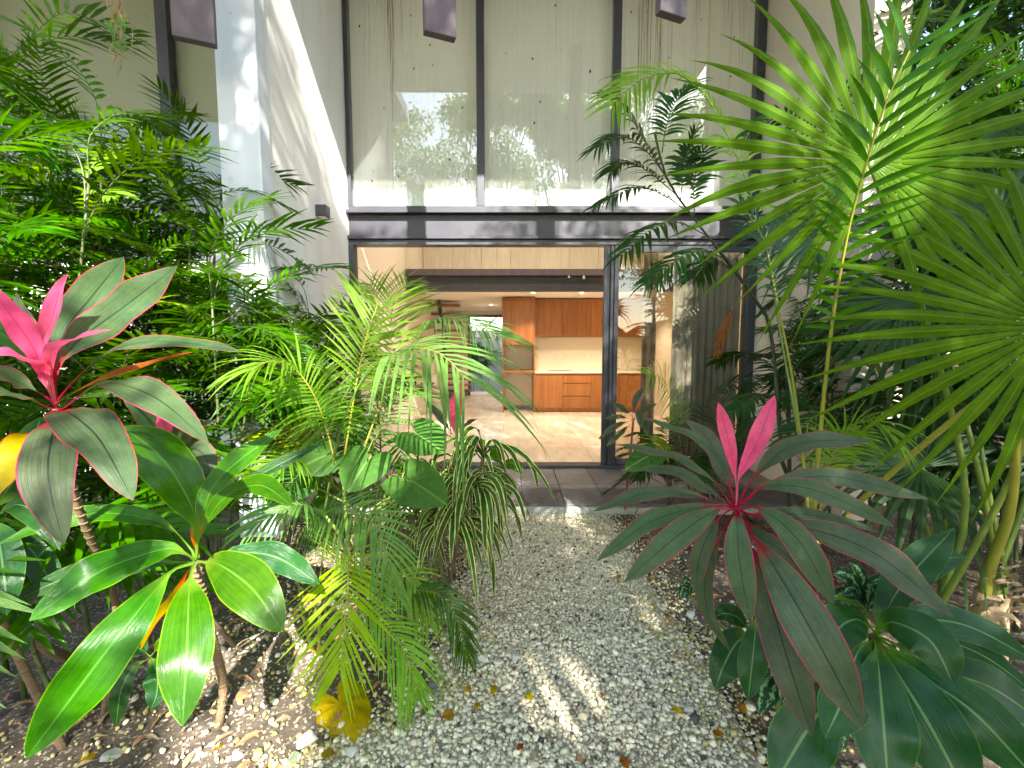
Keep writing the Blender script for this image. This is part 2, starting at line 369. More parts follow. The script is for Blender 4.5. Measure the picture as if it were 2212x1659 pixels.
def leaflet(mb, p, d, length, width, N, droop, mi=0, n=5, fold=.25, r=rnd):
    g = V((0, 0, -1)); vs = []; uv = []
    pts = [p + d * (length * t) + g * (droop * length * t * t) for t in (i / (n - 1) for i in range(n))]
    T = tangents(pts)
    for i in range(n):
        t = i / (n - 1); wd = width * .5 * (.35 + .65 * min(1, t * 4)) * (1 - t ** 2.2) if i else width * .2
        Nn = (N - T[i] * N.dot(T[i])); Nn = Nn.normalized() if Nn.length > 1e-5 else V((0, 0, 1)); Sd = T[i].cross(Nn)
        if i == n - 1: vs.append(pts[i]); uv.append((.5, 1)); break
        for u in (-1, 0, 1): vs.append(pts[i] + Sd * (u * wd) + Nn * (abs(u) * wd * fold)); uv.append((.5 + u / 2, t))
    fs = []
    for i in range(n - 2):
        for k in range(2): fs.append((i * 3 + k, i * 3 + k + 1, i * 3 + 4 + k, i * 3 + 3 + k))
    b = (n - 2) * 3; fs += [(b, b + 1, b + 3), (b + 1, b + 2, b + 3)]
    mb.add(vs, fs, uv, mi)

def frond(mb, pts, nl, ll, lw, nh, t0=.25, a0=72, a1=25, droop=.25, vee=.15, rad=.006, seed=1, tipl=.45, basel=.6, n=26, jit=.12, leafn=5, one_side=0):
    """feather frond: slot 0 leaflets, slot 1 stalk"""
    r = random.Random(seed); sp = spline(pts, n); T = tangents(sp); nh = V(nh).normalized()
    mb.tube(sp, [rad, rad * .25], 5, 1)
    for i in range(nl):
        s_ = i / (nl - 1); t = t0 + (1 - t0) * s_; x = t * (n - 1); k = min(int(x), n - 2); p = sp[k].lerp(sp[k + 1], x - k); Tt = T[k].lerp(T[k + 1], x - k).normalized()
        N = nh - Tt * nh.dot(Tt); N = N.normalized() if N.length > 1e-4 else V((0, 0, 1)); Sd = Tt.cross(N)
        env = (basel + (1 - basel) * min(1, s_ / .3)) * (1 if s_ < .5 else 1 - (1 - tipl) * ((s_ - .5) / .5) ** 1.5)
        for sg in (-1, 1):
            if one_side and sg != one_side: continue
            a = math.radians(a0 + (a1 - a0) * s_ + r.uniform(-6, 6)); ve = vee + r.uniform(-jit, jit)
            d = (Tt * math.cos(a) + Sd * (sg * math.sin(a)) + N * ve).normalized()
            Nn = (N - Sd * (sg * .35) + V((r.uniform(-.25, .25),) * 3)).normalized()
            leaflet(mb, p, d, ll * env * r.uniform(.88, 1.1), lw * r.uniform(.85, 1.12) * (.75 + .25 * env), Nn, droop * r.uniform(.6, 1.4), 0, leafn)

def fan(mb, hub, facing, up, radius, nseg=38, span=320, split=.5, droop=.12, wid=1.0, seed=1, fold=.5, cone=.18):
    """fan-palm leaf: pleated inner plate, free pointed fingers"""
    r = random.Random(seed); fc = V(facing).normalized(); u = (V(up) - fc * V(up).dot(fc)).normalized(); rt = u.cross(fc)
    g = V((0, 0, -1)); ns = 9
    da = math.radians(span) / nseg
    for i in range(nseg):
        a = math.radians(-span / 2) + da * (i + .5); L = radius * (1 - .16 * (abs(a) / math.radians(span / 2)) ** 2) * r.uniform(.93, 1.05)
        d = u * math.cos(a) + rt * math.sin(a); sd = rt * math.cos(a) - u * math.sin(a); sw = split * r.uniform(.9, 1.12); dr = droop * r.uniform(.5, 1.6); side = r.uniform(-.05, .05)
        vs = []; uv = []
        for k in range(ns):
            t = k / (ns - 1); rr = .012 + (L - .012) * t
            c = hub + d * rr + fc * (cone * L * t * (1 - .7 * t)) + sd * (side * L * max(0, t - sw) ** 2 * 2)
            if t > sw: c += g * (dr * L * ((t - sw) / (1 - sw)) ** 2) - fc * (dr * .6 * L * ((t - sw) / (1 - sw)) ** 2)
            hw = math.tan(da / 2) * min(rr, L * sw) * wid
            if t > sw: hw *= max(0, 1 - ((t - sw) / (1 - sw)) ** 1.05)
            fo = fold * hw
            vs += [c - sd * hw - fc * fo * .5, c + fc * fo * .5, c + sd * hw - fc * fo * .5]; uv += [(0, t), (.5, t), (1, t)]
        mb.add(vs, [(k * 3 + q, k * 3 + q + 1, k * 3 + 4 + q, k * 3 + 3 + q) for k in range(ns - 1) for q in range(2)], uv, 0)

def px3(l):   # [(px,py,Y),...]
    return [W(*p) for p in l]
#STRUCTURE
# ================================================================== SETTING
FL = .15                                     # indoor floor level
YD = 5.35                                    # glass front of the house
# ground: one sheet to the horizon, fine near the camera
def axis(lo, hi, step, far):
    a = list(np.arange(lo, hi + 1e-6, step)); s = step; x = hi
    while x < far: s *= 1.6; x += s; a.append(x)
    s = step; x = lo; pre = []
    while x > -far: s *= 1.6; x -= s; pre.append(x)
    return pre[::-1] + a
gx = axis(-3.2, 3.6, .05, 120); gy = axis(.8, 4.2, .05, 120)
LEFT = [(1.0, -1.25), (1.5, -1.0), (1.70, -.66), (1.96, -.40), (2.87, -.34), (4.1, -.12)]
RIGHT = [(1.0, .93), (2.05, .98), (2.93, .93), (4.1, .86)]
def edge_at(tab, y):
    if y <= tab[0][0]: return tab[0][1]
    for (a, b), (c, d) in zip(tab, tab[1:]):
        if y <= c: return b + (d - b) * (y - a) / (c - a)
    return tab[-1][1]
def inside(x, y):    # >0 on the gravel path, metres from its edge
    wob = .07 * noise.noise((x * 2.3, y * 2.3, 4.2))
    return min(x - edge_at(LEFT, y), edge_at(RIGHT, y) - x) + wob
def gz(x, y):
    if abs(x) > 5 or y > 4.1 or y < .5: return 0.0
    z = .022 * noise.noise((x * 1.7, y * 1.7, 0)) + .012 * noise.noise((x * 6, y * 6, 3))
    k = max(0, min(1, -inside(x, y) / .35)); f = max(0, min(1, (4.05 - y) / .3)); return (z * (.4 + .6 * k) + .035 * k) * f + .055 * max(0, min(1, (y - 3.2) / .7)) * (1 if y < 4.02 else 0)
m = MB(); nx, ny = len(gx), len(gy)
m.add([(x, y, gz(x, y) - .004) for y in gy for x in gx], [(j * nx + i, j * nx + i + 1, (j + 1) * nx + i + 1, (j + 1) * nx + i) for j in range(ny - 1) for i in range(nx - 1)])
tag(m.build('ground', 'soil', smooth=True), kind='structure', label='dark soil of the planting beds with pale grit')
# the trodden bed of the gravel path
ys = np.arange(1.0, 4.08, .06); m = MB(); vs = []; fs = []; k = 14
for y in ys:
    a, b = edge_at(LEFT, y), edge_at(RIGHT, y)
    for i in range(k + 1): x = a + (b - a) * i / k; vs.append((x, y, gz(x, y) + .003))
fs = [(j * (k + 1) + i, j * (k + 1) + i + 1, (j + 1) * (k + 1) + i + 1, (j + 1) * (k + 1) + i) for j in range(len(ys) - 1) for i in range(k)]
m.add(vs, fs); tag(m.build('path', 'path_dirt', smooth=True), kind='structure', label='garden path of trodden grit under the gravel')

# loose gravel: every pebble real geometry, one mass
def ico(sub):
    t = (1 + 5 ** .5) / 2
    v = [V(p).normalized() for p in ((-1, t, 0), (1, t, 0), (-1, -t, 0), (1, -t, 0), (0, -1, t), (0, 1, t), (0, -1, -t), (0, 1, -t), (t, 0, -1), (t, 0, 1), (-t, 0, -1), (-t, 0, 1))]
    f = [(0, 11, 5), (0, 5, 1), (0, 1, 7), (0, 7, 10), (0, 10, 11), (1, 5, 9), (5, 11, 4), (11, 10, 2), (10, 7, 6), (7, 1, 8), (3, 9, 4), (3, 4, 2), (3, 2, 6), (3, 6, 8), (3, 8, 9), (4, 9, 5), (2, 4, 11), (6, 2, 10), (8, 6, 7), (9, 8, 1)]
    for _ in range(sub):
        mid = {}; nf = []
        def mp(a, b):
            q = (min(a, b), max(a, b))
            if q not in mid: mid[q] = len(v); v.append(((v[a] + v[b]) / 2).normalized())
            return mid[q]
        for a, b, c in f:
            x, y, z = mp(a, b), mp(b, c), mp(c, a); nf += [(a, x, z), (b, y, x), (c, z, y), (x, y, z)]
        f = nf
    return np.array([list(p) for p in v]), np.array(f)
def pebbles(name, P, R, cols, sub, mat, smooth=True):
    bv, bf = ico(sub); n = len(P); rg = np.random.default_rng(5); nv = len(bv)
    var = []
    for i in range(14):
        d = 1 + .20 * np.sin(bv @ rg.normal(size=3) * 2.4 + rg.uniform(0, 6)) + .14 * np.sin(bv @ rg.normal(size=3) * 3.4 + rg.uniform(0, 6))
        var.append(bv * d[:, None])
    var = np.array(var); sel = rg.integers(0, 14, n)
    q = rg.normal(size=(n, 4)); q /= np.linalg.norm(q, axis=1)[:, None]; w_, x, y, z = q.T
    Rm = np.stack([1 - 2 * (y * y + z * z), 2 * (x * y - z * w_), 2 * (x * z + y * w_), 2 * (x * y + z * w_), 1 - 2 * (x * x + z * z), 2 * (y * z - x * w_), 2 * (x * z - y * w_), 2 * (y * z + x * w_), 1 - 2 * (x * x + y * y)], 1).reshape(n, 3, 3)
    sc = R[:, None] * rg.uniform(.68, 1.25, (n, 3))
    vv = np.einsum('nij,nvj->nvi', Rm, var[sel] * sc[:, None, :]); vv[:, :, 2] *= .8
    vv += P[:, None, :]
    ff = (bf[None] + (np.arange(n) * nv)[:, None, None]).reshape(-1, 3)
    me = bpy.data.meshes.new(name); me.vertices.add(n * nv); me.vertices.foreach_set('co', vv.astype(np.float32).ravel())
    me.loops.add(len(ff) * 3); me.loops.foreach_set('vertex_index', ff.astype(np.int32).ravel())
    me.polygons.add(len(ff)); me.polygons.foreach_set('loop_start', np.arange(0, len(ff) * 3, 3, dtype=np.int32))
    try: me.polygons.foreach_set('loop_total', np.full(len(ff), 3, dtype=np.int32))
    except Exception: pass
    me.update(calc_edges=True)
    if smooth: me.polygons.foreach_set('use_smooth', [True] * len(ff))
    ca = me.color_attributes.new('tone', 'FLOAT_COLOR', 'POINT')
    c4 = np.ones((n, nv, 4), dtype=np.float32); c4[:, :, :3] = cols[:, None, :]; ca.data.foreach_set('color', c4.ravel())
    me.materials.append(MATS[mat]); o = bpy.data.objects.new(name, me); C.objects.link(o); return o
def pebmat():
    m, n, p, o = newmat('pebble'); a = n.nodes.new('ShaderNodeVertexColor'); a.layer_name = 'tone'
    f = noi(n, 90, 4, .65, pos(n)); col = mix(n, 1, a.outputs[0], ramp(n, f, [(.3, (.72, .70, .62)), (.65, (1.08, 1.08, 1.06))]), 'MULTIPLY')
    n.links.new(col, p.inputs['Base Color']); p.inputs['Roughness'].default_value = .85; p.inputs['Specular IOR Level'].default_value = .3; bump(n, p, f, .35, .004)
pebmat()
rg = np.random.default_rng(3)
near = [], [], []; far = [], [], []
def tone(d, x, y):
    b = rg.uniform(.58, .90); q = rg.uniform()
    c = np.array([b, b * .915, b * .70])
    if q < .12: c = np.array([b * .95, b * .80, b * .55])
    elif q < .155: c = np.array([.26, .20, .14]) * rg.uniform(.6, 1.3)
    elif q < .175: c = np.array([.10, .09, .085])
    g = max(0, min(1, (.30 - d) / .45)) * (.5 + .8 * noise.noise((x * 2, y * 2, 9)))
    if rg.uniform() < g: c = c * np.array([.62, .60, .34])
    return c
for sp_, lay in ((.0185, 0), (.0135, 1), (.050, 2)):
    for y in np.arange(1.25, 4.06, sp_):
        for x in np.arange(-2.2, 1.9, sp_):
            X = x + rg.uniform(-.5, .5) * sp_; Y = y + rg.uniform(-.5, .5) * sp_; d = inside(X, Y)
            if d < (-1.3 if X < 0 else -.55): continue
            k = 1.0 if d > .05 else max(.10 if X < 0 else .05, .9 * math.exp(-(.05 - d) * 7))
            if rg.uniform() > k: continue
            if lay == 1 and rg.uniform() < .25: continue
            if lay == 2 and rg.uniform() < .55: continue
            r = {0: rg.uniform(.0065, .0118), 1: rg.uniform(.0035, .0065), 2: rg.uniform(.011, .018)}[lay]
            z = gz(X, Y) + {0: r * .45 + rg.uniform(0, .007), 1: r * .6 + rg.uniform(.0, .004), 2: r * .4 + .004}[lay]
            t = near if (Y < 2.35 and lay != 1) else far
            t[0].append((X, Y, z)); t[1].append(r); t[2].append(tone(d, X, Y))
ga = pebbles('gravel', np.array(near[0]), np.array(near[1]), np.array(near[2]), 1, 'pebble'); tag(ga, 'coarse off-white gravel on the near part of the path', 'gravel', kind='stuff')
gb = pebbles('gravel', np.array(far[0]), np.array(far[1]), np.array(far[2]), 0, 'pebble'); tag(gb, 'fine off-white gravel running up to the slate patio', 'gravel', kind='stuff')

# slate patio: tiles laid on a slab
pt = empty('patio', (0.5, 4.6, 0), 'slate tiled patio before the sliding door', kind='structure')
box('slab', (-1.9, 4.02, -.05), (2.88, 5.24, .108), 'mortar', pt)
box('edging', (-1.9, 3.95, -.05), (2.88, 4.016, .118), 'concrete', pt, .012)
tw = .4; x = -1.9; protos = {}
i = 0
while x < 2.85:
    for (y0, y1) in ((4.03, 4.63), (4.637, 5.235)):
        o = box('slate_tile', (x + .003, y0, .1), (min(x + tw - .003, 2.875), y1, .13 + rnd.uniform(-.003, .003)), 'slate', pt, .004)
    x += tw
# indoor floor
fl = empty('floor', (0.5, 8, FL), 'travertine floor of the living room and kitchen', kind='structure')
box('slab', (-2.0, 5.42, -.1), (3.2, 13.4, FL - .012), 'mortar', fl)
proto = MB(); proto.box((-.2985, -.4485, -.02), (.2985, .4485, 0), 0, 0, .0015); tm = proto.mesh('floor_tile', 'travertine')
for i in range(9):
    for j in range(9):
        o = bpy.data.objects.new('floor_tile', tm); C.objects.link(o); attach(o, fl)
        o.location = (-1.95 + .3 + i * .6, 5.42 + .45 + j * .9, FL + rnd.uniform(-.0004, .0004))

# ================================================================== THE HOUSE
HO = empty('house', (.5, YD, 0), 'modern pale stucco house with dark steel window wall', 'house')
box('side_wall', (-2.2, 3.60, 0), (-1.925, YD + .1, 6.5), 'stucco', HO)
box('pillar', (-2.21, 3.46, 0), (-1.90, 3.598, 6.5), 'stucco_pillar_shade', HO, .004)
box('side_wall', (2.90, 3.75, 0), (3.2, YD + .1, 6.5), 'stucco_warm', HO)
rf = box('roof', (-2.25, 1.72, 6.52), (3.4, 13.5, 6.75), 'stucco_white', HO)
# steel lintel: web and flanges
lt = box('lintel', (-1.92, YD - .03, 2.90), (2.90, YD + .07, 3.15), 'black_steel', HO)
box('flange', (-1.92, YD - .12, 3.152), (2.90, YD + .10, 3.19), 'black_steel', lt, .003)
box('flange', (-1.92, YD - .10, 2.862), (2.90, YD + .10, 2.898), 'black_steel', lt, .003)
# upper window: frame, mullions, panes, blinds
wn = empty('window', (.5, YD, 3.2)); attach(wn, HO); wn.matrix_parent_inverse = Matrix.Translation(-V(HO.location))
def sub(o, par):    # child of an empty part at par.location (world)
    o.parent = par; o.matrix_parent_inverse = Matrix.Translation(-V(par.location)); return o
sub(box('sill', (-1.91, YD - .06, 3.192), (2.89, YD + .06, 3.245), 'dark_aluminium', None, .004), wn)
sub(box('head', (-1.91, YD - .03, 6.44), (2.89, YD + .06, 6.515), 'dark_aluminium'), wn)
for a, b in ((-1.918, -1.875), (-.408, -.320), (1.160, 1.248), (2.80, 2.89)):
    sub(box('mullion', (a, YD - .05, 3.247), (b, YD + .06, 6.438), 'dark_aluminium', None, .004), wn)
for a, b in ((-1.873, -.410), (-.318, 1.158), (1.250, 2.798)):
    sub(box('pane', (a, YD - .008, 3.25), (b, YD + .002, 6.435), 'glass_window'), wn)
    bl = MB(); k = 16
    for j in range(2):
        pass
    bl.box((a - .025, YD + .09, 3.26), (b + .025, YD + .093, 6.42), 0); sub(bl.build('blind', 'blind'), wn)
# drip stains down the outside of the panes: thin runs of dirt
def runs(x0, x1, n, top, len0, len1, w0=.004, seed=1):
    r = random.Random(seed); mb = MB()
    for _ in range(n):
        x = r.uniform(x0, x1); z = top - r.uniform(0, .25); L = r.uniform(len0, len1); wd = r.uniform(.5, 1) * w0; q = 14; vs = []
        for i in range(q + 1):
            t = i / q; x += r.uniform(-.006, .006); ww = wd * (1 - .5 * t) * r.uniform(.5, 1.3)
            vs += [(x - ww, YD - .0105, z - L * t), (x + ww, YD - .0105, z - L * t)]
        mb.add(vs, [(2 * i, 2 * i + 1, 2 * i + 3, 2 * i + 2) for i in range(q)])
    return tag(sub(mb.build('drip_stains', 'drip_stain'), wn), 'thin brown drip stains running down the glass', kind='stuff')
runs(1.42, 1.72, 26, 6.4, 1.0, 2.9, .0035, 3); runs(1.7, 2.7, 26, 6.4, .8, 2.2, .0025, 4)
runs(-1.42, -1.36, 7, 6.4, 1.2, 2.2, .004, 5); runs(-1.82, -1.1, 10, 5.9, .3, 1.2, .002, 6); runs(.5, .56, 2, 6.4, 1, 1.6, .002, 7)
sp = MB(); r = random.Random(11)
for _ in range(55):
    x = r.uniform(-1.8, 2.7); z = r.uniform(3.5, 6.0); s_ = r.uniform(.004, .013); n_ = 7
    sp.add([(x + math.cos(2 * math.pi * i / n_) * s_ * r.uniform(.6, 1.1), YD - .011, z + math.sin(2 * math.pi * i / n_) * s_ * r.uniform(.8, 1.8)) for i in range(n_)], [tuple(range(n_))])
tag(sub(sp.build('dirt_spots', 'dirt_spot'), wn), 'small dark specks stuck on the glass', kind='stuff')
# sliding door
sd = empty('sliding_door', (.5, YD, FL)); attach(sd, HO)
def sdb(name, lo, hi, mat='dark_aluminium', bev=.003): return sub(box(name, lo, hi, mat, None, bev), sd)
sdb('track', (-1.92, YD - .09, .09), (2.90, YD + .08, FL + .012)); sdb('head_rail', (-1.92, YD - .06, 2.80), (2.90, YD + .08, 2.859))
sdb('jamb', (-1.922, YD - .07, FL + .014), (-1.868, YD + .08, 2.798)); sdb('jamb', (2.80, YD - .07, FL + .014), (2.898, YD + .08, 2.798))
sdb('stile', (1.088, YD - .075, FL + .014), (1.130, YD - .03, 2.79)); sdb('stile', (1.118, YD - .028, FL + .014), (1.176, YD + .015, 2.79))
sdb('stile', (1.170, YD - .06, FL + .014), (1.205, YD - .030, 2.79)); sdb('stile', (1.200, YD + .018, FL + .014), (1.268, YD + .06, 2.79)); sdb('stile', (1.212, YD - .075, FL + .014), (1.262, YD - .03, 2.79))
sdb('handle', (1.098, YD - .092, 1.22), (1.112, YD - .076, 1.62), 'black_steel'); sdb('bottom_rail', (1.27, YD - .045, FL + .014), (2.798, YD + .0, FL + .085)); sdb('top_rail', (1.27, YD - .045, 2.72), (2.798, YD, 2.798))
sub(box('pane', (1.27, YD - .026, FL + .087), (2.798, YD - .018, 2.718), 'glass_door'), sd)
# indoor shell
box('interior_wall', (-2.2, YD + .102, FL - .1), (-1.955, 13.4, 6.5), 'interior_wall', HO)
box('interior_wall', (3.15, YD + .102, FL - .1), (3.3, 13.4, 6.5), 'interior_wall', HO)
box('interior_wall', (-.20, 10.36, FL - .1), (3.148, 10.5, 2.70), 'interior_wall', HO)
box('interior_wall', (-.20, 10.502, FL - .1), (-.06, 13.2, 2.70), 'interior_wall', HO)
box('interior_wall', (-1.953, 13.2, FL - .1), (-1.32, 13.4, 2.70), 'interior_wall', HO)
box('interior_wall', (-1.953, 13.2, 2.56), (-.20, 13.398, 2.702), 'interior_wall', HO)
box('interior_wall', (-1.953, 9.9, 3.0), (3.148, 10.0, 6.5), 'interior_wall', HO)
box('ceiling', (-1.953, 8.28, 2.704), (3.148, 13.2, 2.99), 'ceiling_paint', HO)
# mezzanine edge beam and glass rail
mb_ = box('mezzanine_beam', (-1.95, 8.2, 2.645), (3.148, 8.275, 2.90), 'black_steel', HO)
box('flange', (-1.95, 8.14, 2.902), (3.148, 8.30, 3.02), 'timber_purple', mb_, .004); box('flange', (-1.95, 8.16, 2.622), (3.148, 8.29, 2.643), 'black_steel', mb_, .003)
for a, b in ((-1.94, -.35), (-.34, 1.30), (1.31, 3.14)): box('rail_pane', (a, 8.215, 3.025), (b, 8.227, 4.0), 'glass_rail', HO)
x = -1.94
while x < 3.1:
    box('wardrobe_panel', (x, 9.80, 3.02), (x + .632, 9.86, 5.6), 'wardrobe_wood', HO, .003); x += .638
# back window of the hall
bw = empty('back_window', (-.8, 13.25, FL)); attach(bw, HO)
for nm_, lo, hi in (('frame', (-1.32, 13.18, .16), (-1.25, 13.32, 2.558)), ('frame', (-.27, 13.18, .16), (-.202, 13.32, 2.558)), ('frame', (-1.248, 13.18, 2.49), (-.272, 13.32, 2.558))):
    sub(box(nm_, lo, hi, 'window_wood', None, .004), bw)
sub(box('sill', (-1.248, 13.12, FL + .003), (-.272, 13.34, FL + .10), 'stucco_white', None, .006), bw)
sub(box('pane', (-1.248, 13.24, FL + .103), (-.272, 13.247, 2.488), 'glass_back'), bw)
# hanging timber fins under the roof edge
for px, py, wd in ((422, 92, .24), (950, 80, .21), (1449, 38, .21)):
    b = W(px, py, 3.08); o = MB(); o.box((b.x - wd / 2, 3.08 - .03, b.z), (b.x + wd / 2, 3.08 + .03, 6.515), 0, math.radians(21), .004); o.build('timber_fin', 'timber_purple', HO)
# wall lamp on the side wall
wl = empty('wall_lamp', (-1.9, 4.47, 3.0), 'small black cube lamp on the pale side wall', 'lamp')
c = W(709, 457, 4.47); box('housing', (-1.923, 4.42, c.z - .055), (-1.815, 4.52, c.z + .055), 'black_steel', wl, .006); box('lens', (-1.90, 4.435, c.z - .060), (-1.835, 4.505, c.z - .0555), 'plastic_white', wl)

# neighbouring house on the left
NB = empty('neighbouring_house', (-5, 5.4, 0), 'neighbouring house with olive blinds and white lower wall behind the palms', 'house')
box('wall', (-10, YD, 0), (-2.21, YD + .2, 2.9), 'stucco_white', NB)
box('blind', (-10, YD + .10, 2.91), (-2.21, YD + .13, 6.5), 'olive_wall', NB)
for a, b in ((-10, -6.2), (-6.05, -4.04), (-3.9, -2.215)): box('pane', (a, YD - .004, 2.95), (b, YD + .004, 6.5), 'glass_rail', NB)
for a, b in ((-6.195, -6.055), (-4.035, -3.905)): box('mullion', (a, YD - .06, 2.903), (b, YD + .06, 6.5), 'black_steel', NB)
box('roof', (-10, .6, 6.52), (-2.26, 6.0, 6.75), 'stucco_white', NB)  # unseen overhang, drawn forward to shade the olive blinds
# garden walls at the sides and behind
gw = box('garden_wall', (5.6, -8, 0), (5.75, 6, 2.6), 'garden_wall'); tag(gw, 'pale garden wall behind the dark palms', 'wall')
gw = box('garden_wall', (3.2, 5.2, 0), (5.598, 5.4, 3.0), 'stucco_warm'); tag(gw, 'cream garden wall beside the dark window frame', 'wall')
gw = box('garden_wall', (-10, 15.8, 0), (8, 16.0, 2.2), 'garden_wall'); tag(gw, 'grey garden wall seen through the back window', 'wall')

# ================================================================== KITCHEN AND ROOM
KT = empty('tall_cabinet', (.15, 10, FL), 'tall orange-brown cabinet with open microwave niche', 'cabinet')
Y0, Y1 = 9.72, 10.35; xa, xb = -.215, .51
box('side_panel', (xa, Y0, FL), (xa + .03, Y1, 2.68), 'cabinet_wood', KT, .002); box('side_panel', (xb - .03, Y0, FL), (xb, Y1, 2.68), 'cabinet_wood', KT, .002)
box('door', (xa + .032, Y0 - .018, 1.655), (xb - .032, Y0 + .002, 2.62), 'cabinet_wood', KT, .002); box('top_panel', (xa + .032, Y0 - .014, 2.624), (xb - .032, Y1, 2.68), 'cabinet_wood', KT)
box('shelf', (xa + .032, Y0 + .01, 1.63), (xb - .032, Y1, 1.652), 'cabinet_wood', KT); box('shelf', (xa + .032, Y0 + .002, 1.035), (xb - .032, Y1, 1.085), 'cabinet_wood', KT, .002)
box('back_panel', (xa + .032, Y1 - .02, FL), (xb - .032, Y1 - .002, 1.628), 'backsplash', KT); box('skirting', (xa + .032, Y1 - .06, FL), (xb - .032, Y1 - .022, FL + .08), 'curtain_grey', KT)
for z in (1.2, .55): box('socket', (-.10, Y1 - .026, z), (-.03, Y1 - .0205, z + .11), 'plastic_white', KT, .002)
KU = empty('wall_cabinet', (1.8, 10.1, 1.84), 'row of orange-brown wall cabinets above the counter', 'cabinet')
box('carcass', (.513, 10.03, 1.845), (3.10, 10.355, 2.685), 'cabinet_wood', KU)
xs = [.516, 1.128, 1.765, 2.40, 3.04, 3.10]
ux = [W(1157, 700, 10.0).x, W(1215, 700, 10.0).x, W(1277, 700, 10.0).x, W(1335, 700, 10.0).x, W(1398, 700, 10.0).x, 3.10]
ux[0] = .516
for a, b in zip(ux, ux[1:]): box('door', (a, 10.008, 1.835), (b - .005, 10.028, 2.682), 'cabinet_wood', KU, .002)
KB = empty('base_cabinet', (1.8, 10, FL), 'orange-brown base cabinets with drawers under a pale counter', 'cabinet')
box('carcass', (.513, 9.745, FL + .10), (3.10, 10.355, 1.02), 'cabinet_wood', KB); box('plinth', (.513, 9.79, FL), (3.10, 9.83, FL + .098), 'cabinet_wood', KB)
bx = [.516, W(1217, 800, 9.72).x, W(1277, 800, 9.72).x, W(1340, 800, 9.72).x, W(1398, 800, 9.72).x, 3.10]
for i, (a, b) in enumerate(zip(bx, bx[1:])):
    if i == 1:
        for z0, z1 in ((FL + .102, .50), (.525, .785), (.81, 1.0)): box('drawer', (a, 9.722, z0), (b - .006, 9.743, z1), 'cabinet_wood', KB, .002)
    else: box('door', (a, 9.722, FL + .102), (b - .006, 9.743, 1.0), 'cabinet_wood', KB, .002)
box('counter_top', (.512, 9.70, 1.022), (3.12, 10.355, 1.062), 'quartz', KB, .004); box('hob', (.85, 9.95, 1.063), (1.35, 10.2, 1.068), 'black_steel', KB)
bs_ = box('backsplash', (.512, 10.345, 1.063), (3.148, 10.357, 1.833), 'backsplash', HO)
for px in (1208, 1270):
    a = W(px, 768, 10.33); o = box('socket', (a.x - .035, 10.336, a.z - .055), (a.x + .035, 10.344, a.z + .055), 'plastic_white', bs_, .002); box('switch', (a.x - .006, 10.333, a.z - .012), (a.x + .006, 10.336, a.z + .012), 'black_steel', bs_)
fc = empty('faucet', (2.3, 10.1, 1.063), 'chrome faucet on the counter behind the glass', 'faucet')
a = W(1335, 800, 10.0).x; m = MB(); m.tube(spline([(a, 10.1, 1.062), (a, 10.1, 1.30), (a, 10.06, 1.36), (a, 9.98, 1.36), (a, 9.96, 1.30)], 14), .014, 8); m.build('spout', 'chrome', fc, True); box('handle', (a + .02, 10.08, 1.10), (a + .06, 10.11, 1.12), 'chrome', fc)
# floating stair
ST = empty('staircase', (-1.6, 11.5, FL), 'floating stair with red-brown treads and a black steel post', 'staircase')
for i in range(13):
    z = 2.62 - i * .19; y = 10.5 + i * .20; box('tread', (-1.95, y, z - .05), (-1.24, y + .29, z), 'tread_wood', ST, .004)
m = MB(); m.tube([W(946, 646, 10.4), W(957, 700, 10.4), W(962, 800, 10.4)], .05, 4); m.build('stringer', 'black_steel', ST)
# curtains inside the fixed pane
def curtain(x0, x1, mat, label, y=5.72, amp=.035, n=9):
    m = MB(); k = n * 8; vs = []
    for i in range(k + 1):
        t = i / k; x = x0 + (x1 - x0) * t; yy = y + amp * math.sin(2 * math.pi * n * t) + .012 * math.sin(17 * t * n)
        for z in (FL + .01, 1.0, 2.0, 2.80): vs.append((x + .004 * math.sin(z * 3 + i), yy * 1.0 + .004 * math.sin(i * .7 + z * 2), z))
    m.add(vs, [(i * 4 + j, i * 4 + j + 1, (i + 1) * 4 + j + 1, (i + 1) * 4 + j) for i in range(k) for j in range(3)])
    o = m.build('curtain', mat, None, True); tag(o, label, 'curtain', 'curtains inside the fixed pane'); md = o.modifiers.new('thick', 'SOLIDIFY'); md.thickness = .003; return o
curtain(2.06, 2.92, 'curtain_grey', 'grey curtain gathered beside the right door jamb', 5.70, .022, 10); curtain(1.70, 1.88, 'curtain_brown', 'narrow dark brown curtain standing beside the kitchen cabinets', 5.78, .03, 2)
# recessed ceiling lamps, lit
def downlight(p, label, power, blend=.6, size=1.9):
    o = empty('ceiling_lamp', p, label, 'lamp', 'recessed ceiling lamps'); z = p.z
    m = MB(); n = 20; vs = []
    for r_, dz in ((.055, -.001), (.042, -.006), (.040, -.002)): vs += [(p.x + r_ * math.cos(2 * math.pi * i / n), p.y + r_ * math.sin(2 * math.pi * i / n), z + dz) for i in range(n)]
    m.add(vs, [(j * n + i, j * n + (i + 1) % n, (j + 1) * n + (i + 1) % n, (j + 1) * n + i) for j in range(2) for i in range(n)]); m.build('ring', 'plastic_white', o, True)
    m = MB(); m.add([(p.x + .040 * math.cos(2 * math.pi * i / n), p.y + .040 * math.sin(2 * math.pi * i / n), z - .003) for i in range(n)], [tuple(range(n))]); m.build('lens', 'lamp_face', o)
    l = bpy.data.lights.new('lamp_light', 'SPOT'); l.energy = power; l.color = (1, .86, .70); l.spot_size = size; l.spot_blend = blend; l.shadow_soft_size = .05
    lo = bpy.data.objects.new('lamp_light', l); C.objects.link(lo); attach(lo, o); lo.location = p - V((0, 0, .02))
def onceil(px, py, z): return G(px, py, z)
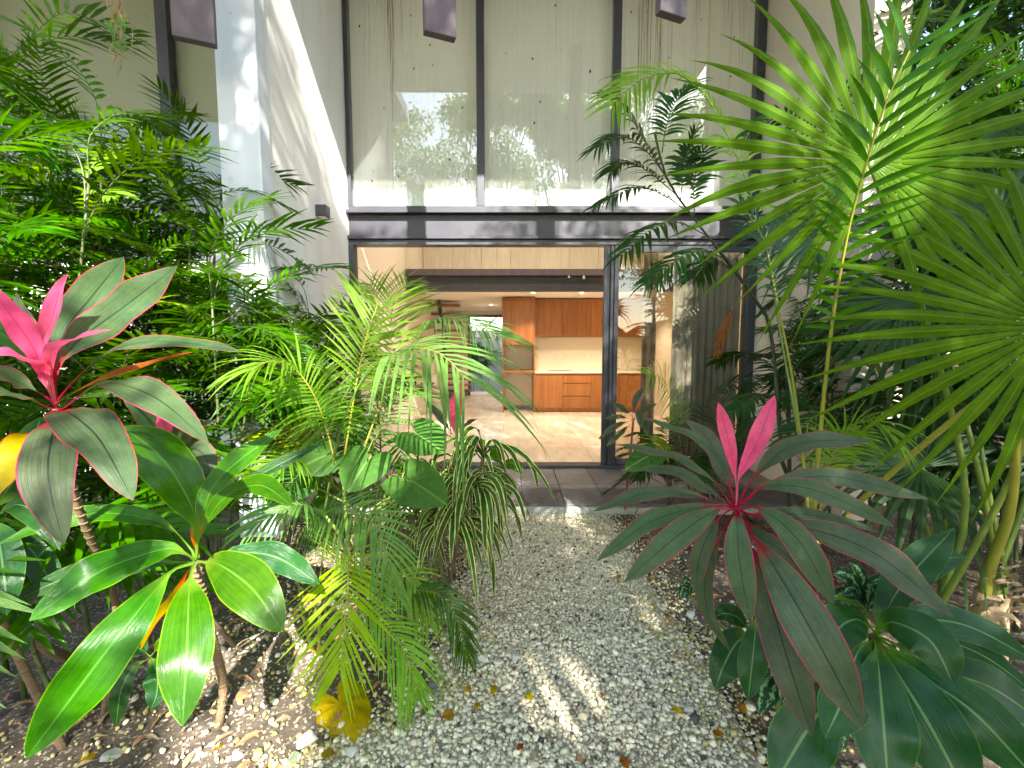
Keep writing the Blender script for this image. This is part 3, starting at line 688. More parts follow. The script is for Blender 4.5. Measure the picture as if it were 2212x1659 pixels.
for px, py, n_ in ((1152, 639, 'left of the three lamps above the cabinets'), (1257, 637, 'middle of the three lamps above the cabinets'), (1364, 636, 'lamp above the cabinets behind the fixed pane')):
    p = W(px, py, 9.0); p.z = 2.704; p.y = 9.05; downlight(p, 'lit recessed ceiling lamp, ' + n_, 38)
p = G(1053, 666, 2.704); downlight(V((-.55, 11.6, 2.704)), 'lit recessed ceiling lamp in the hall by the stair', 45)
for x, y in ((-1.0, 6.7), (.6, 6.7), (2.2, 6.7)):
    downlight(V((x, y, 6.518)), 'lit recessed lamp in the high living room ceiling, %s' % {-1.0: 'nearest the side wall', .6: 'middle one', 2.2: 'farthest from the open door leaf'}[x], 85, .8, 2.3)

for px, n_ in ((1229, 'smaller'), (1261, 'larger')):
    k = .5 if n_ == 'smaller' else .8; p = W(px, 596, 8.13); o = empty('spot_lamp', p, '%s pale spotlight clipped under the mezzanine beam lip' % n_, 'lamp', 'spotlights on the beam'); m = MB()
    m.tube([p + V((0, 0, .01)), p - V((0, 0, .02)), p + V((0, -.015, -.055 * k)), p + V((0, -.03, -.085 * k))], [.012 * k, .030 * k, .042 * k, .012 * k], 12); m.build('head', 'concrete', o, True)
    m = MB(); m.tube([p + V((0, .02, .03)), p + V((0, 0, .0))], .008, 8); m.build('bracket', 'black_steel', o, True)
# ================================================================== TREES BEHIND THE CAMERA (they shade the garden and show in the panes)
SUN_GAPS = ((.75, 6.6, 1.0, .8), (-.2, 7.8, .9, .7), (.45, 5.4, .55, .5), (2.75, 6.9, .45, .45), (-1.3, 7.6, 1.0, 1.0), (.5, 4.75, .42, .34), (1.9, 4.9, .25, .2))   # openings added in the crowns to let sun onto chosen plants and soil
def thin(x, y, z):
    x, z = x + .29 * (y + 4), z + .82 * (y + 4); return y < 0 and any(((x - a) / c) ** 2 + ((z - b) / d) ** 2 < 1 for a, b, c, d in SUN_GAPS)
def tree(base, top, clumps, nleaf, label, seed, leaf=.085, lm='leaf_tree'):
    r = np.random.default_rng(seed); o = empty('broadleaf_tree', base, label, 'tree', 'trees behind the garden')
    base = V(base); top = V(top); m = MB()
    fork = base.lerp(top, .45) + V((r.uniform(-.2, .2), r.uniform(-.2, .2), 0))
    m.tube(spline([base, base.lerp(fork, .5) + V((.1, .05, 0)), fork], 8), [.13, .08], 8)
    for c, rad in clumps:
        if not thin(*c): m.tube(spline([fork, fork.lerp(V(c), .5) + V((r.uniform(-.2, .2), r.uniform(-.2, .2), .15)), V(c)], 7), [.045, .010], 6)
    m.build('trunk', 'bark', o, True)
    wts = np.array([rd ** 2.2 for _, rd in clumps]); wts /= wts.sum(); vs = []; fs = []; uv = []
    P = []
    for (c, rad), k in zip(clumps, (wts * nleaf).astype(int)):
        d = r.normal(size=(k, 3)); d /= np.linalg.norm(d, axis=1)[:, None]; q = np.array(c) + d * (rad * r.uniform(.25, 1.0, (k, 1)) ** .6) * np.array([1, 1, .75])
        keep = np.array([noise.noise((x * 1.5, y * 1.5, z * 1.5)) > (.42 if thin(x, y, z) else -.2) for x, y, z in q]); P.append(q[keep])
    P = np.concatenate(P); n = len(P)
    a = r.normal(size=(n, 3)); a[:, 2] -= .4; a /= np.linalg.norm(a, axis=1)[:, None]; b = np.cross(a, r.normal(size=(n, 3))); b /= np.linalg.norm(b, axis=1)[:, None]
    L = leaf * r.uniform(.7, 1.3, (n, 1)); w_ = L * .42; nn = np.cross(a, b)
    vv = np.stack([P, P + a * L * .5 + b * w_ * .5 + nn * L * .05, P + a * L, P + a * L * .5 - b * w_ * .5 + nn * L * .05], 1).reshape(-1, 3)
    m = MB(); m.v = [tuple(x) for x in vv]; m.f = [(4 * i, 4 * i + 1, 4 * i + 2, 4 * i + 3) for i in range(n)]; m.uv = [(.5, 0), (1, .5), (.5, 1), (0, .5)] * n; m.mi = [0] * n
    m.build('crown', lm, o)
def clumps(x0, x1, z0, z1, n, seed, y0=-5.2, y1=-3.0, r0=.75, r1=1.15):
    r = random.Random(seed); return [((r.uniform(x0, x1), r.uniform(y0, y1), z0 + (z1 - z0) * (i + r.random()) / n), r.uniform(r0, r1)) for i in range(n)]
tree((2.3, -4.9, 0), (2.2, -4.4, 6), clumps(.9, 4.2, 4.3, 9.2, 19, 1) + clumps(.6, 3.6, 4.2, 6.2, 8, 11) + clumps(.6, 3.6, 8.0, 9.9, 6, 13) + clumps(2.2, 4.8, 7.4, 10.2, 8, 14), 72000, 'broad tree behind the garden, directly opposite the door', 21, .105)
tree((-1.9, -5.0, 0), (-1.5, -4.6, 6), clumps(-2.6, .6, 4.6, 10.4, 13, 2) + clumps(-.6, 1.6, 8.8, 11.2, 6, 12, r0=.45, r1=.8), 28000, 'slimmer tree behind the garden, opposite the pillar', 22, .105)
tree((5.6, -4.2, 0), (5, -3.8, 5), clumps(3.4, 6.2, 4.0, 8.0, 11, 3, -4.6, -2.2), 17000, 'low spreading tree behind the garden, opposite the fan palms', 23, .105)
tree((-5.0, -4.4, 0), (-4.4, -4.0, 6), clumps(-5.4, -3.0, 5.2, 8.6, 6, 4), 7000, 'small tree behind the garden, opposite the cane palms', 24, .105)
for k_, (x_, n_) in enumerate(((-10.5, 'far left one of the tall row mirrored in the panes'), (-6.0, 'second of the tall row mirrored in the panes'), (-1.5, 'third of the tall row mirrored in the panes'), (3.2, 'fourth of the tall row mirrored in the panes'), (8.0, 'far right one of the tall row mirrored in the panes'))):
    tree((x_, -15.0, 0), (x_, -15, 9), clumps(x_ - 2.3, x_ + 2.3, 6.5, 15.2, 16, 40 + k_, -16.2, -13.8, 1.0, 1.6), 15000, 'tall garden tree, ' + n_, 60 + k_, .22)
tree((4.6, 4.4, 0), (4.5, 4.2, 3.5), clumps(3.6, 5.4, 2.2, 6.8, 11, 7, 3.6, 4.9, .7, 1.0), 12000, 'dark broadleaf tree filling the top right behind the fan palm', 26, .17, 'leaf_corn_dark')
tree((-1.6, 17.6, 0), (-1.5, 17.6, 4), [((-2.4, 17.4, 3.2), 1.0), ((-1.2, 17.5, 3.8), 1.1), ((-.1, 17.6, 3.3), 1.0)], 5000, 'bright bushy tree seen through the back window', 25, .12)

# ================================================================== PALMS
SHARED = {}
def frond_meshes(kind, n, **kw):
    out = []
    for i in range(n):
        r = random.Random(hash((kind, i)) % 9999 if False else i * 17 + len(kind)); m = MB(); L = kw['L']; up = r.uniform(.75, 1.2); fall = r.uniform(.8, 1.3)
        pts = [(0, 0, 0), (.22 * L, .02 * r.uniform(-1, 1), .26 * L * up), (.58 * L, .05 * r.uniform(-1, 1), .36 * L * up), (.95 * L, .08 * r.uniform(-1, 1), .20 * L * up * (2 - fall))]
        frond(m, pts, kw['nl'], kw['ll'], kw['lw'], (-.25, 0, 1), kw.get('t0', .3), kw.get('a0', 68), kw.get('a1', 28), kw.get('droop', .25), kw.get('vee', .12), kw.get('rad', .004), seed=i + 3, leafn=kw.get('leafn', 4), n=18, tipl=kw.get('tipl', .55))
        out.append(m.mesh('frond', kw['mats'], True))
    return out
CP = frond_meshes('cane', 6, L=.82, nl=15, ll=.27, lw=.029, mats=['leaf_cane_palm', 'cane'], droop=.22, a0=62, a1=30)
CPD = frond_meshes('caned', 6, L=.82, nl=19, ll=.24, lw=.031, mats=['leaf_cane_palm_dark', 'stalk_dark'], droop=.35, a0=62, a1=30)
CPL = frond_meshes('canel', 3, L=.70, nl=16, ll=.21, lw=.032, mats=['leaf_areca', 'stalk_green'], droop=.3, a0=62, a1=30)
def put_frond(par, me, p, az, tilt, sc, roll=0.0):
    o = bpy.data.objects.new('frond', me); C.objects.link(o)
    o.parent = par; o.matrix_parent_inverse = Matrix.Translation(-V(par.location))
    o.matrix_basis = Matrix.Translation(p) @ Matrix.Rotation(az, 4, 'Z') @ Matrix.Rotation(-tilt, 4, 'Y') @ Matrix.Rotation(roll, 4, 'X') @ Matrix.Scale(sc, 4); return o
def cane_palm(base, heights, meshes, label, seed, spread=.35, nf=7, sc=1.0, az0=0, azr=math.pi, caneMat='cane', name='cane_palm', group='cane palms', lean=(0, 0), low=.45, rad=.011):
    r = random.Random(seed); base = V(base); o = empty(name, base, label, 'palm', group)
    for h in heights:
        a = r.uniform(0, 6.28); d = r.uniform(0, spread); b = base + V((math.cos(a) * .12, math.sin(a) * .12, 0)); t = base + V((math.cos(a) * d + lean[0] * h, math.sin(a) * d + lean[1] * h, h))
        m = MB(); sp_ = spline([b, b.lerp(t, .5) + V((r.uniform(-.05, .05), r.uniform(-.05, .05), 0)), t], 9); m.tube(sp_, [rad, rad * .6], 6)
        for k in range(2, 9, 1): m.tube([sp_[k - 1].lerp(sp_[k], .5) - V((0, 0, .004)), sp_[k - 1].lerp(sp_[k], .5) + V((0, 0, .004))], rad * 1.15, 6)
        m.build('cane', caneMat, o, True)
        for k in range(nf):
            u = 1 - (k / nf) * low; x = u * 8; i = min(7, int(x)); p = sp_[i].lerp(sp_[i + 1], x - i)
            put_frond(o, r.choice(meshes), p, az0 + r.uniform(-azr, azr), r.uniform(-.35, .55) + (.35 if k < 2 else 0), sc * r.uniform(.75, 1.15), r.uniform(-.4, .4))
    return o
# the thicket on the left
mixA = CP + CP + CPL[:1]
TH = [((-2.05, 2.75, 0), (1.5, 1.9, 1.15, .8), .45, 'lush cane palm in the front of the left thicket, beside the pillar', 1),
      ((-2.75, 2.6, 0), (2.5, 2.1, 2.9, 1.6, 1.2), .5, 'tall bright cane palm left of the pillar, under the first timber fin', 2),
      ((-3.5, 2.9, 0), (3.3, 2.8, 2.3, 1.7, 3.6), .5, 'tallest cane palm at the left picture edge', 3),
      ((-2.55, 3.5, 0), (2.2, 1.8, 2.6, 1.2), .45, 'cane palm against the white wall, touching the pillar', 4),
      ((-1.65, 3.35, 0), (1.75, 1.35, .9), .35, 'short cane palm in front of the pillar foot', 5),
      ((-3.4, 3.9, 0), (2.9, 2.4, 2.0, 3.2), .5, 'cane palm under the dark post of the neighbouring house', 6),
      ((-2.55, 1.95, 0), (1.7, 1.3, 2.05, .9), .4, 'cane palm right behind the red-edged cordyline', 7),
      ((-4.4, 3.6, 0), (3.4, 2.6, 1.9, 3.8), .6, 'far cane palm in the top left corner', 8),
      ((-1.45, 4.2, 0), (1.5, 1.1, .7), .3, 'low cane palm beside the house side wall', 9),
      ((-2.0, 2.15, 0), (1.0, .8, 1.25), .35, 'knee-high cane palm under the left thicket', 10),
      ((-3.6, 2.35, 0), (2.9, 3.3, 2.4, 1.9), .45, 'cane palm at the upper left edge with the highest near fronds', 19),
      ((-3.0, 3.6, 0), (3.0, 2.6, 2.2), .4, 'cane palm leaning below the first timber fin', 20),
      ((-2.75, 4.1, 0), (2.7, 2.2, 3.0, 1.7), .35, 'cane palm in the gap between the pillar and the dark post', 17),
      ((-2.35, 3.0, 0), (2.5, 2.1, 1.8), .3, 'cane palm reaching across the bluish pillar face', 18),
      ((-2.2, 3.2, 0), (2.0, 1.6, 1.3, 2.3), .4, 'cane palm between the pillar and the front of the thicket', 11),
      ((-3.1, 3.2, 0), (2.7, 2.2, 3.0, 1.5), .5, 'cane palm in the heart of the left thicket', 12),
      ((-3.0, 2.2, 0), (2.3, 1.8, 2.7, 1.2), .45, 'bright cane palm at the left edge, above the pink leaves', 13),
      ((-4.0, 3.0, 0), (2.4, 3.2, 1.6, 4.0), .5, 'cane palm cut by the left edge under the neighbouring window', 14),
      ((-1.75, 3.85, 0), (1.6, 1.2, 1.9), .3, 'cane palm brushing the wall lamp side of the house wall', 15),
      ((-2.1, 1.75, 0), (1.25, 1.0, .7), .3, 'cane palm low behind the left cordyline stem', 16)]
for b, h, s_, lb, sd_ in TH: cane_palm(b, h, mixA, lb, sd_, s_, 10, 1.0, group='cane palms of the left thicket')
# the dark thicket on the right
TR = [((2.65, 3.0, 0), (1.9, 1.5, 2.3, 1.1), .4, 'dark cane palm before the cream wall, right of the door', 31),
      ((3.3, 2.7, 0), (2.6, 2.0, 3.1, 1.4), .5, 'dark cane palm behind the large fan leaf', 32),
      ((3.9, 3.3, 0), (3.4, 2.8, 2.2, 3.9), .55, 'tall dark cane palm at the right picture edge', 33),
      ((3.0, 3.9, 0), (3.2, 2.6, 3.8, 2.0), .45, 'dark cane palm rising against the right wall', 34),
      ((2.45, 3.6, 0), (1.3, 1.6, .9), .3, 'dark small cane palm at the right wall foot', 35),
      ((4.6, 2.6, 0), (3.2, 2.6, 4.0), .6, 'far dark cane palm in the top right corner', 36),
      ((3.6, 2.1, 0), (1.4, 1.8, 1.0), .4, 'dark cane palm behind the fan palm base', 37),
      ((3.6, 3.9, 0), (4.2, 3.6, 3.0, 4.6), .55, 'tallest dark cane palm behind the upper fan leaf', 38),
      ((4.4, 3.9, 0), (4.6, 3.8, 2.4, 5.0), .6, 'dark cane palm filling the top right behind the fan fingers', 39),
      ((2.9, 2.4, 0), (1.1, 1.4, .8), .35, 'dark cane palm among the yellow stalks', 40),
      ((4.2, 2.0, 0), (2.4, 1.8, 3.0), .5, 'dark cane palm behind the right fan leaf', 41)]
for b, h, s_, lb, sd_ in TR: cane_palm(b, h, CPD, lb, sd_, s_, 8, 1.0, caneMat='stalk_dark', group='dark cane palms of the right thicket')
# behind the back window
for x, y, h, lb in ((-1.9, 14.5, (1.8, 1.4, 1.1, 2.0), 'cane palm outside the back window, by its wooden frame'), (-.9, 14.7, (1.7, 1.2, 1.5, 1.9), 'cane palm outside the back window, by the tall cabinet'), (-1.4, 15.0, (1.6, 2.1, 1.2, 1.0), 'cane palm outside the back window, in the middle')):
    cane_palm((x, y, 0), h, CPD + CP, lb, int(y * 10 + x), .4, 8, 1.0, group='cane palms outside the back window')

def hero_frond(par, pts, nl, ll, lw, mats, nh=(0, -.5, .85), name='frond', **kw):
    m = MB(); frond(m, px3(pts), nl, ll, lw, nh, **kw); return m.build(name, mats, par, True)
AR = ['leaf_areca', 'stalk_yellow']; ARB = ['leaf_areca_blue', 'stalk_green']; ARL = ['leaf_areca_lime', 'stalk_yellow']
# feathery palm in the middle left
o = empty('areca_palm', (-1.05, 2.75, 0), 'arching feathery palm with hanging leaflets before the open door', 'palm')
hero_frond(o, [(700, 1110, 2.7), (728, 960, 2.5), (762, 860, 2.2), (822, 780, 2.0), (890, 752, 1.88), (955, 766, 1.78), (1000, 812, 1.72)], 36, .46, 0.0197, ARB, (0, -.35, .9), t0=.34, a0=80, a1=35, droop=.55, vee=.12, rad=.009, seed=2, tipl=.8, jit=.06, leafn=7)
hero_frond(o, [(740, 1010, 2.7), (775, 800, 2.55), (800, 700, 2.5), (815, 655, 2.55), (800, 615, 2.75)], 32, .46, 0.0172, AR, (-.15, -.8, .5), t0=.40, a0=64, a1=30, droop=.18, seed=3, rad=.008, jit=.05, leafn=6)
hero_frond(o, [(760, 1040, 2.8), (845, 800, 2.75), (845, 720, 2.75), (850, 655, 2.85), (880, 610, 3.1)], 32, .44, 0.0164, AR, (.3, -.7, .6), t0=.42, a0=64, a1=30, droop=.22, seed=4, rad=.008, jit=.06, leafn=6)
hero_frond(o, [(800, 980, 2.8), (870, 800, 2.8), (915, 715, 2.75), (958, 688, 2.7), (1020, 700, 2.6), (1085, 728, 2.5)], 32, .38, 0.0148, ARB, (0, -.2, 1), t0=.48, a0=70, a1=30, droop=.4, seed=5, rad=.007, jit=.06, leafn=6, tipl=.6)
hero_frond(o, [(730, 1020, 2.6), (690, 880, 2.45), (640, 800, 2.35), (585, 780, 2.2), (540, 800, 2.1)], 30, .38, 0.0164, AR, (0, -.5, .85), t0=.35, a0=68, a1=28, droop=.4, seed=6, rad=.007, jit=.06, leafn=6)
hero_frond(o, [(720, 1050, 2.75), (700, 950, 2.9), (670, 870, 3.0), (655, 800, 3.1), (640, 740, 3.3)], 30, .38, 0.0164, AR, (.2, -.8, .4), t0=.35, a0=62, a1=28, droop=.25, seed=7, rad=.007, jit=.06, leafn=6)
hero_frond(o, [(740, 1030, 2.9), (690, 980, 3.0), (620, 930, 3.05), (560, 950, 3.0)], 26, .34, 0.0164, ARL, (0, -.5, .85), t0=.3, a0=66, a1=28, droop=.3, seed=8, rad=.006, jit=.08, leafn=6)
hero_frond(o, [(770, 1030, 2.9), (830, 900, 3.0), (870, 850, 3.1), (930, 860, 3.2)], 24, .34, 0.0148, ARB, (0, -.5, .85), t0=.3, a0=66, a1=28, droop=.3, seed=9, rad=.006, jit=.08, leafn=6)
hero_frond(o, [(735, 1060, 2.8), (660, 1000, 2.6), (600, 1000, 2.4), (560, 1040, 2.3)], 24, .30, 0.0148, AR, (0, -.5, .85), t0=.3, a0=66, a1=28, droop=.4, seed=10, rad=.006, jit=.08, leafn=6)
for a, b in ((700, 1110), (740, 1010), (800, 980)):
    m = MB(); g_ = G(760 + (a - 740) * .3, 1190); m.tube(spline([g_, W(750 + (a - 740) * .5, 1150, 2.78), W(a, b, 2.72)], 8), [.016, .010], 7); m.build('stem', 'stalk_green', o, True)
# low palm in front, lime and green fronds hanging to the gravel
o = empty('areca_palm', G(690, 1420), 'low feathery palm with lime fronds hanging over the gravel edge', 'palm')
hero_frond(o, [(690, 1330, 1.9), (735, 1210, 1.75), (752, 1190, 1.68), (750, 1290, 1.55), (735, 1440, 1.46)], 36, .27, .013, ARL, (0, -1, .25), t0=.40, a0=84, a1=26, droop=.14, seed=12, rad=.006, jit=.05, leafn=6, tipl=.55)
hero_frond(o, [(655, 1330, 1.95), (640, 1180, 1.9), (700, 1110, 1.75), (780, 1112, 1.62), (828, 1165, 1.55), (850, 1270, 1.52)], 34, .22, .012, ARB, (.1, -.6, .8), t0=.42, a0=70, a1=22, droop=.42, seed=13, rad=.006, jit=.05, leafn=6)
hero_frond(o, [(680, 1330, 1.95), (700, 1160, 1.85), (670, 1095, 1.72), (610, 1100, 1.6), (545, 1140, 1.52)], 28, .24, .014, ARB, (0, -.6, .8), t0=.42, a0=68, a1=22, droop=.42, seed=14, rad=.005, jit=.05, leafn=6)
hero_frond(o, [(700, 1400, 2.0), (800, 1300, 1.98), (880, 1278, 1.95), (944, 1282, 1.9), (984, 1330, 1.86), (1008, 1420, 1.84)], 26, .15, .014, ['leaf_cane_palm', 'stalk_green'], (0, -.5, .85), t0=.5, a0=52, a1=22, droop=.5, seed=15, rad=.004, jit=.05, leafn=5)
hero_frond(o, [(700, 1400, 2.0), (780, 1330, 1.9), (840, 1360, 1.82), (880, 1420, 1.76), (900, 1500, 1.74)], 24, .22, .015, AR, (0, -.7, .7), t0=.4, a0=50, a1=20, droop=.45, seed=16, rad=.004, jit=.05, leafn=6)
hero_frond(o, [(700, 1400, 2.0), (830, 1250, 2.05), (870, 1240, 2.0), (900, 1270, 1.95), (925, 1340, 1.9)], 24, .22, .014, AR, (0, -.6, .8), t0=.4, a0=60, a1=20, droop=.45, seed=17, rad=.004, jit=.05, leafn=6)
for i, (a, b, d) in enumerate(((690, 1330, 1.9), (655, 1330, 1.95), (700, 1400, 2.0))):
    m = MB(); m.tube(spline([G(680 + i * 12, 1420), W((a + 690) / 2, 1395, 2.1), W(a, b, d)], 6), [.012, .007], 6); m.build('stem', 'stalk_yellow', o, True)

# right side: bright arching frond and yellow canes of a tall feathery palm
o = empty('areca_palm', (1.75, 2.25, 0), 'tall feathery palm with yellow-green stalks in front of the right wall', 'palm')
hero_frond(o, [(1757, 1120, 1.95), (1775, 900, 1.85), (1800, 680, 1.72), (1832, 500, 1.6), (1872, 350, 1.5), (1915, 220, 1.42), (1965, 110, 1.38)], 19, .26, .026, ['leaf_cane_palm', 'stalk_yellow'], (-.15, -.75, .62), t0=.50, a0=58, a1=40, droop=.16, vee=.30, rad=.011, seed=20, jit=.05, leafn=7, tipl=.8)
hero_frond(o, [(1760, 1130, 2.3), (1700, 800, 2.6), (1640, 480, 2.75), (1560, 270, 2.8), (1480, 165, 2.75), (1390, 170, 2.65), (1325, 225, 2.55)], 40, .42, .024, ['leaf_areca', 'stalk_green'], (.25, -.55, .8), t0=.52, a0=74, a1=30, droop=.38, rad=.009, seed=21, jit=.05, leafn=7)
hero_frond(o, [(1750, 1150, 2.2), (1735, 1000, 2.2), (1712, 820, 2.15), (1680, 660, 2.1), (1650, 520, 2.1), (1600, 440, 2.15)], 22, .26, .016, ['leaf_cane_palm_dark', 'stalk_yellow'], (0, -.5, .85), t0=.72, a0=60, a1=30, droop=.4, rad=.010, seed=22, leafn=5)
hero_frond(o, [(1765, 1130, 2.1), (1790, 1010, 2.0), (1830, 930, 1.95), (1890, 910, 1.85), (1940, 960, 1.8)], 24, .24, .013, ['leaf_areca', 'stalk_yellow'], (0, -.4, .9), t0=.4, a0=60, a1=26, droop=.45, rad=.005, seed=23, leafn=6)
hero_frond(o, [(1755, 1130, 2.3), (1770, 1040, 2.4), (1800, 960, 2.5), (1850, 930, 2.5)], 22, .26, .014, ['leaf_areca', 'stalk_green'], (0, -.4, .9), t0=.4, a0=60, a1=26, droop=.4, rad=.005, seed=24, leafn=6)
for i, (a, b, d) in enumerate(((1757, 1120, 1.95), (1750, 1150, 2.2), (1765, 1130, 2.1))):
    m = MB(); g_ = G(1735 + 18 * i, 1400); m.tube([g_, g_.lerp(W(1752, 1240, 2.1), .6), W(1748 + 5 * i, 1240, 2.1), W(a, b, d)], [.018, .017, .015, .012], 7); m.build('stem', 'stalk_yellow', o, True)
# leaning cane with dark fronds before the window
o = empty('cane_palm', (2.35, 3.2, 0), 'thin leaning cane palm with blue-green fronds across the window beam', 'palm', 'dark cane palms of the right thicket')
cl = px3([(1690, 1000, 3.2), (1665, 720, 3.2), (1625, 640, 3.1), (1560, 550, 3.0), (1490, 460, 2.95), (1440, 385, 2.9), (1415, 290, 2.9)])
m = MB(); m.tube([V((2.35, 3.2, 0))] + spline(cl, 20), [.015] * 6 + [.012] * 8 + [.007] * 7, 7); m.build('cane', 'stalk_dark', o, True)
DK = ['leaf_cane_palm_dark', 'stalk_dark']
for i, (p, ll) in enumerate((([(1440, 385, 2.9), (1390, 300, 2.85), (1345, 230, 2.8), (1300, 205, 2.75)], .20), ([(1450, 400, 2.9), (1400, 330, 2.8), (1345, 293, 2.7), (1290, 320, 2.6)], .20), ([(1490, 460, 2.95), (1430, 420, 2.85), (1370, 405, 2.75), (1290, 445, 2.65)], .18),
    ([(1430, 330, 2.9), (1440, 270, 2.9), (1465, 210, 2.9), (1500, 180, 2.9)], .22), ([(1460, 420, 2.9), (1400, 370, 2.8), (1350, 350, 2.75), (1320, 370, 2.7)], .2), ([(1500, 470, 2.95), (1500, 390, 2.9), (1520, 320, 2.85), (1555, 310, 2.8)], .2), ([(1530, 510, 3.0), (1460, 480, 2.9), (1400, 500, 2.8), (1345, 550, 2.7)], .22),
    ([(1570, 560, 3.0), (1510, 540, 2.9), (1450, 570, 2.8), (1400, 610, 2.75)], .22), ([(1600, 600, 3.05), (1540, 560, 3.0), (1500, 600, 2.9)], .2), ([(1470, 430, 2.9), (1480, 350, 2.85), (1500, 290, 2.8)], .18))):
    hero_frond(o, p, 19, ll, .022, DK, (0, -.35, .9), t0=.22, a0=64, a1=32, droop=.4, rad=.004, seed=60 + i, leafn=5, tipl=.6)
d_ = MB(); frond(d_, px3([(1600, 640, 2.95), (1575, 680, 2.9), (1560, 720, 2.88), (1548, 760, 2.87)]), 14, .12, .010, (0, -1, .2), t0=.3, a0=30, a1=12, droop=.2, rad=.003, seed=77); tag(d_.build('dry_frond', ['leaf_brown', 'twig'], o, True), 'withered brown frond hanging from the leaning cane')

# fan palms
def fan_palm(base, leaves, label, mat, seed, stalk='stalk_green', group='fan palms'):
    o = empty('fan_palm', base, label, 'palm', group)
    for i, (hub, facing, up, rad, nseg, span, via, kw) in enumerate(leaves):
        m = MB(); fan(m, hub, facing, up, rad, nseg, span, seed=seed + i, **kw); m.build('fan_leaf', mat, o, False)
        m = MB(); m.tube(spline([V(base) + V((.04 * (i % 3 - 1), .03 * (i % 2), .12))] + via + [hub - V(facing).normalized() * .004], 16), [.017, .008], 7); m.build('leaf_stalk', stalk, o, True)
    return o
B1 = V((2.02, 2.05, 0))
fan_palm(B1, [
    (W(1880, 350, 1.62), (-.12, -.95, .10), (.05, .05, 1), .80, 34, 330, [W(2085, 1120, 1.95), W(2020, 760, 1.85)], dict(split=.42, droop=.06, cone=.10, fold=.35, wid=.88)),
    (W(2275, 705, 1.42), (-.25, -.9, .22), (-.35, .1, .9), .78, 34, 320, [W(2170, 1060, 1.75), W(2230, 850, 1.6)], dict(split=.44, droop=.08, cone=.10, fold=.35, wid=.88))],
    'large bright green fan palm with pleated leaves in the upper right', 'leaf_fan', 100)
B2 = V((2.75, 2.7, 0))
fan_palm(B2, [
    (W(2130, 935, 2.45), (-.2, -.6, .75), (-.3, .4, .6), .72, 34, 300, [W(2100, 1100, 2.6)], dict(split=.5, droop=.25)),
    (W(1990, 1010, 2.3), (-.3, -.5, .8), (-.6, .2, .5), .62, 32, 300, [W(2060, 1080, 2.5)], dict(split=.5, droop=.3)),
    (W(1960, 640, 2.4), (-.3, -.9, .1), (-.1, -.1, -1), .66, 30, 240, [W(2020, 760, 2.55)], dict(split=.45, droop=.3)),
    (W(2150, 480, 2.8), (-.3, -.8, .4), (.2, .1, 1), .7, 32, 300, [W(2120, 760, 2.7)], dict(split=.5, droop=.25)),
    (W(1760, 520, 2.6), (-.1, -.7, .6), (-.4, .2, .7), .5, 28, 280, [W(1900, 800, 2.65)], dict(split=.5, droop=.25))],
    'shaded fan palm with drooping dark leaves behind the bright one', 'leaf_fan_dark', 120)
# thick yellow-green stalk crossing the corner, and the fibrous foot of the fan palm
st = empty('fan_palm', (1.5, 2.5, 0), 'long yellow-green palm stalk leaning out over the right bed', 'palm', 'fan palms')
m = MB(); m.tube(spline([V((1.45, 2.55, 0)), W(1800, 1140, 2.3), W(1990, 965, 1.9), W(2212, 792, 1.6), W(2420, 660, 1.4)], 16), [.016, .011], 7); m.build('leaf_stalk', 'stalk_yellow', st, True)
m = MB(); fan(m, W(2420, 660, 1.4), (-.3, -.2, .9), (.9, -.1, .4), .45, 30, 220, seed=140); m.build('fan_leaf', 'leaf_fan', st)
ft = empty('palm_foot', W(2150, 1235, 1.95), 'fibrous brown palm foot with peeling dry sheaths', 'palm foot')
c0 = W(2150, 1260, 1.95); r = random.Random(5)
for i in range(4):
    t_ = [W(2200, 900, 1.6), W(2085, 900, 1.9), W(2260, 900, 1.9), W(2118, 960, 1.95)][i]; m = MB(); m.tube(spline([c0 + V((.03 * (i - 1.5), 0, -.25)), c0 + V((.025 * (i - 1.5), 0, .05)), c0.lerp(t_, .5) + V((.02, 0, 0)), t_], 10), [.026, .012] if i == 0 else [.017, .009], 7); m.build('leaf_stalk', 'stalk_yellow' if i == 0 else 'stalk_green', ft, True)
for i in range(34):
    a = r.uniform(0, 6.28); m = MB(); p = c0 + V((r.uniform(-.10, .10), r.uniform(-.06, .06), r.uniform(-.16, .06))); q = p + V((math.cos(a) * .10, -abs(math.sin(a)) * .07, r.uniform(-.05, .09)))
    blade(m, [p, p.lerp(q, .5) + V((0, -.02, .03)), q], r.uniform(.012, .035), (r.uniform(-1, 1), -1, r.uniform(-.4, .8)), n=8, cols=2, wave=.3, twist=r.uniform(-2.5, 2.5), seed=i); m.build('dry_sheath', 'fibre', ft, True)
m = MB(); m.tube(spline([c0 + V((0, .02, -.85)), c0 + V((.01, .02, -.4)), c0 + V((0, .01, -.05))], 8), [.09, .06], 10); m.build('trunk', 'fibre', ft, True)

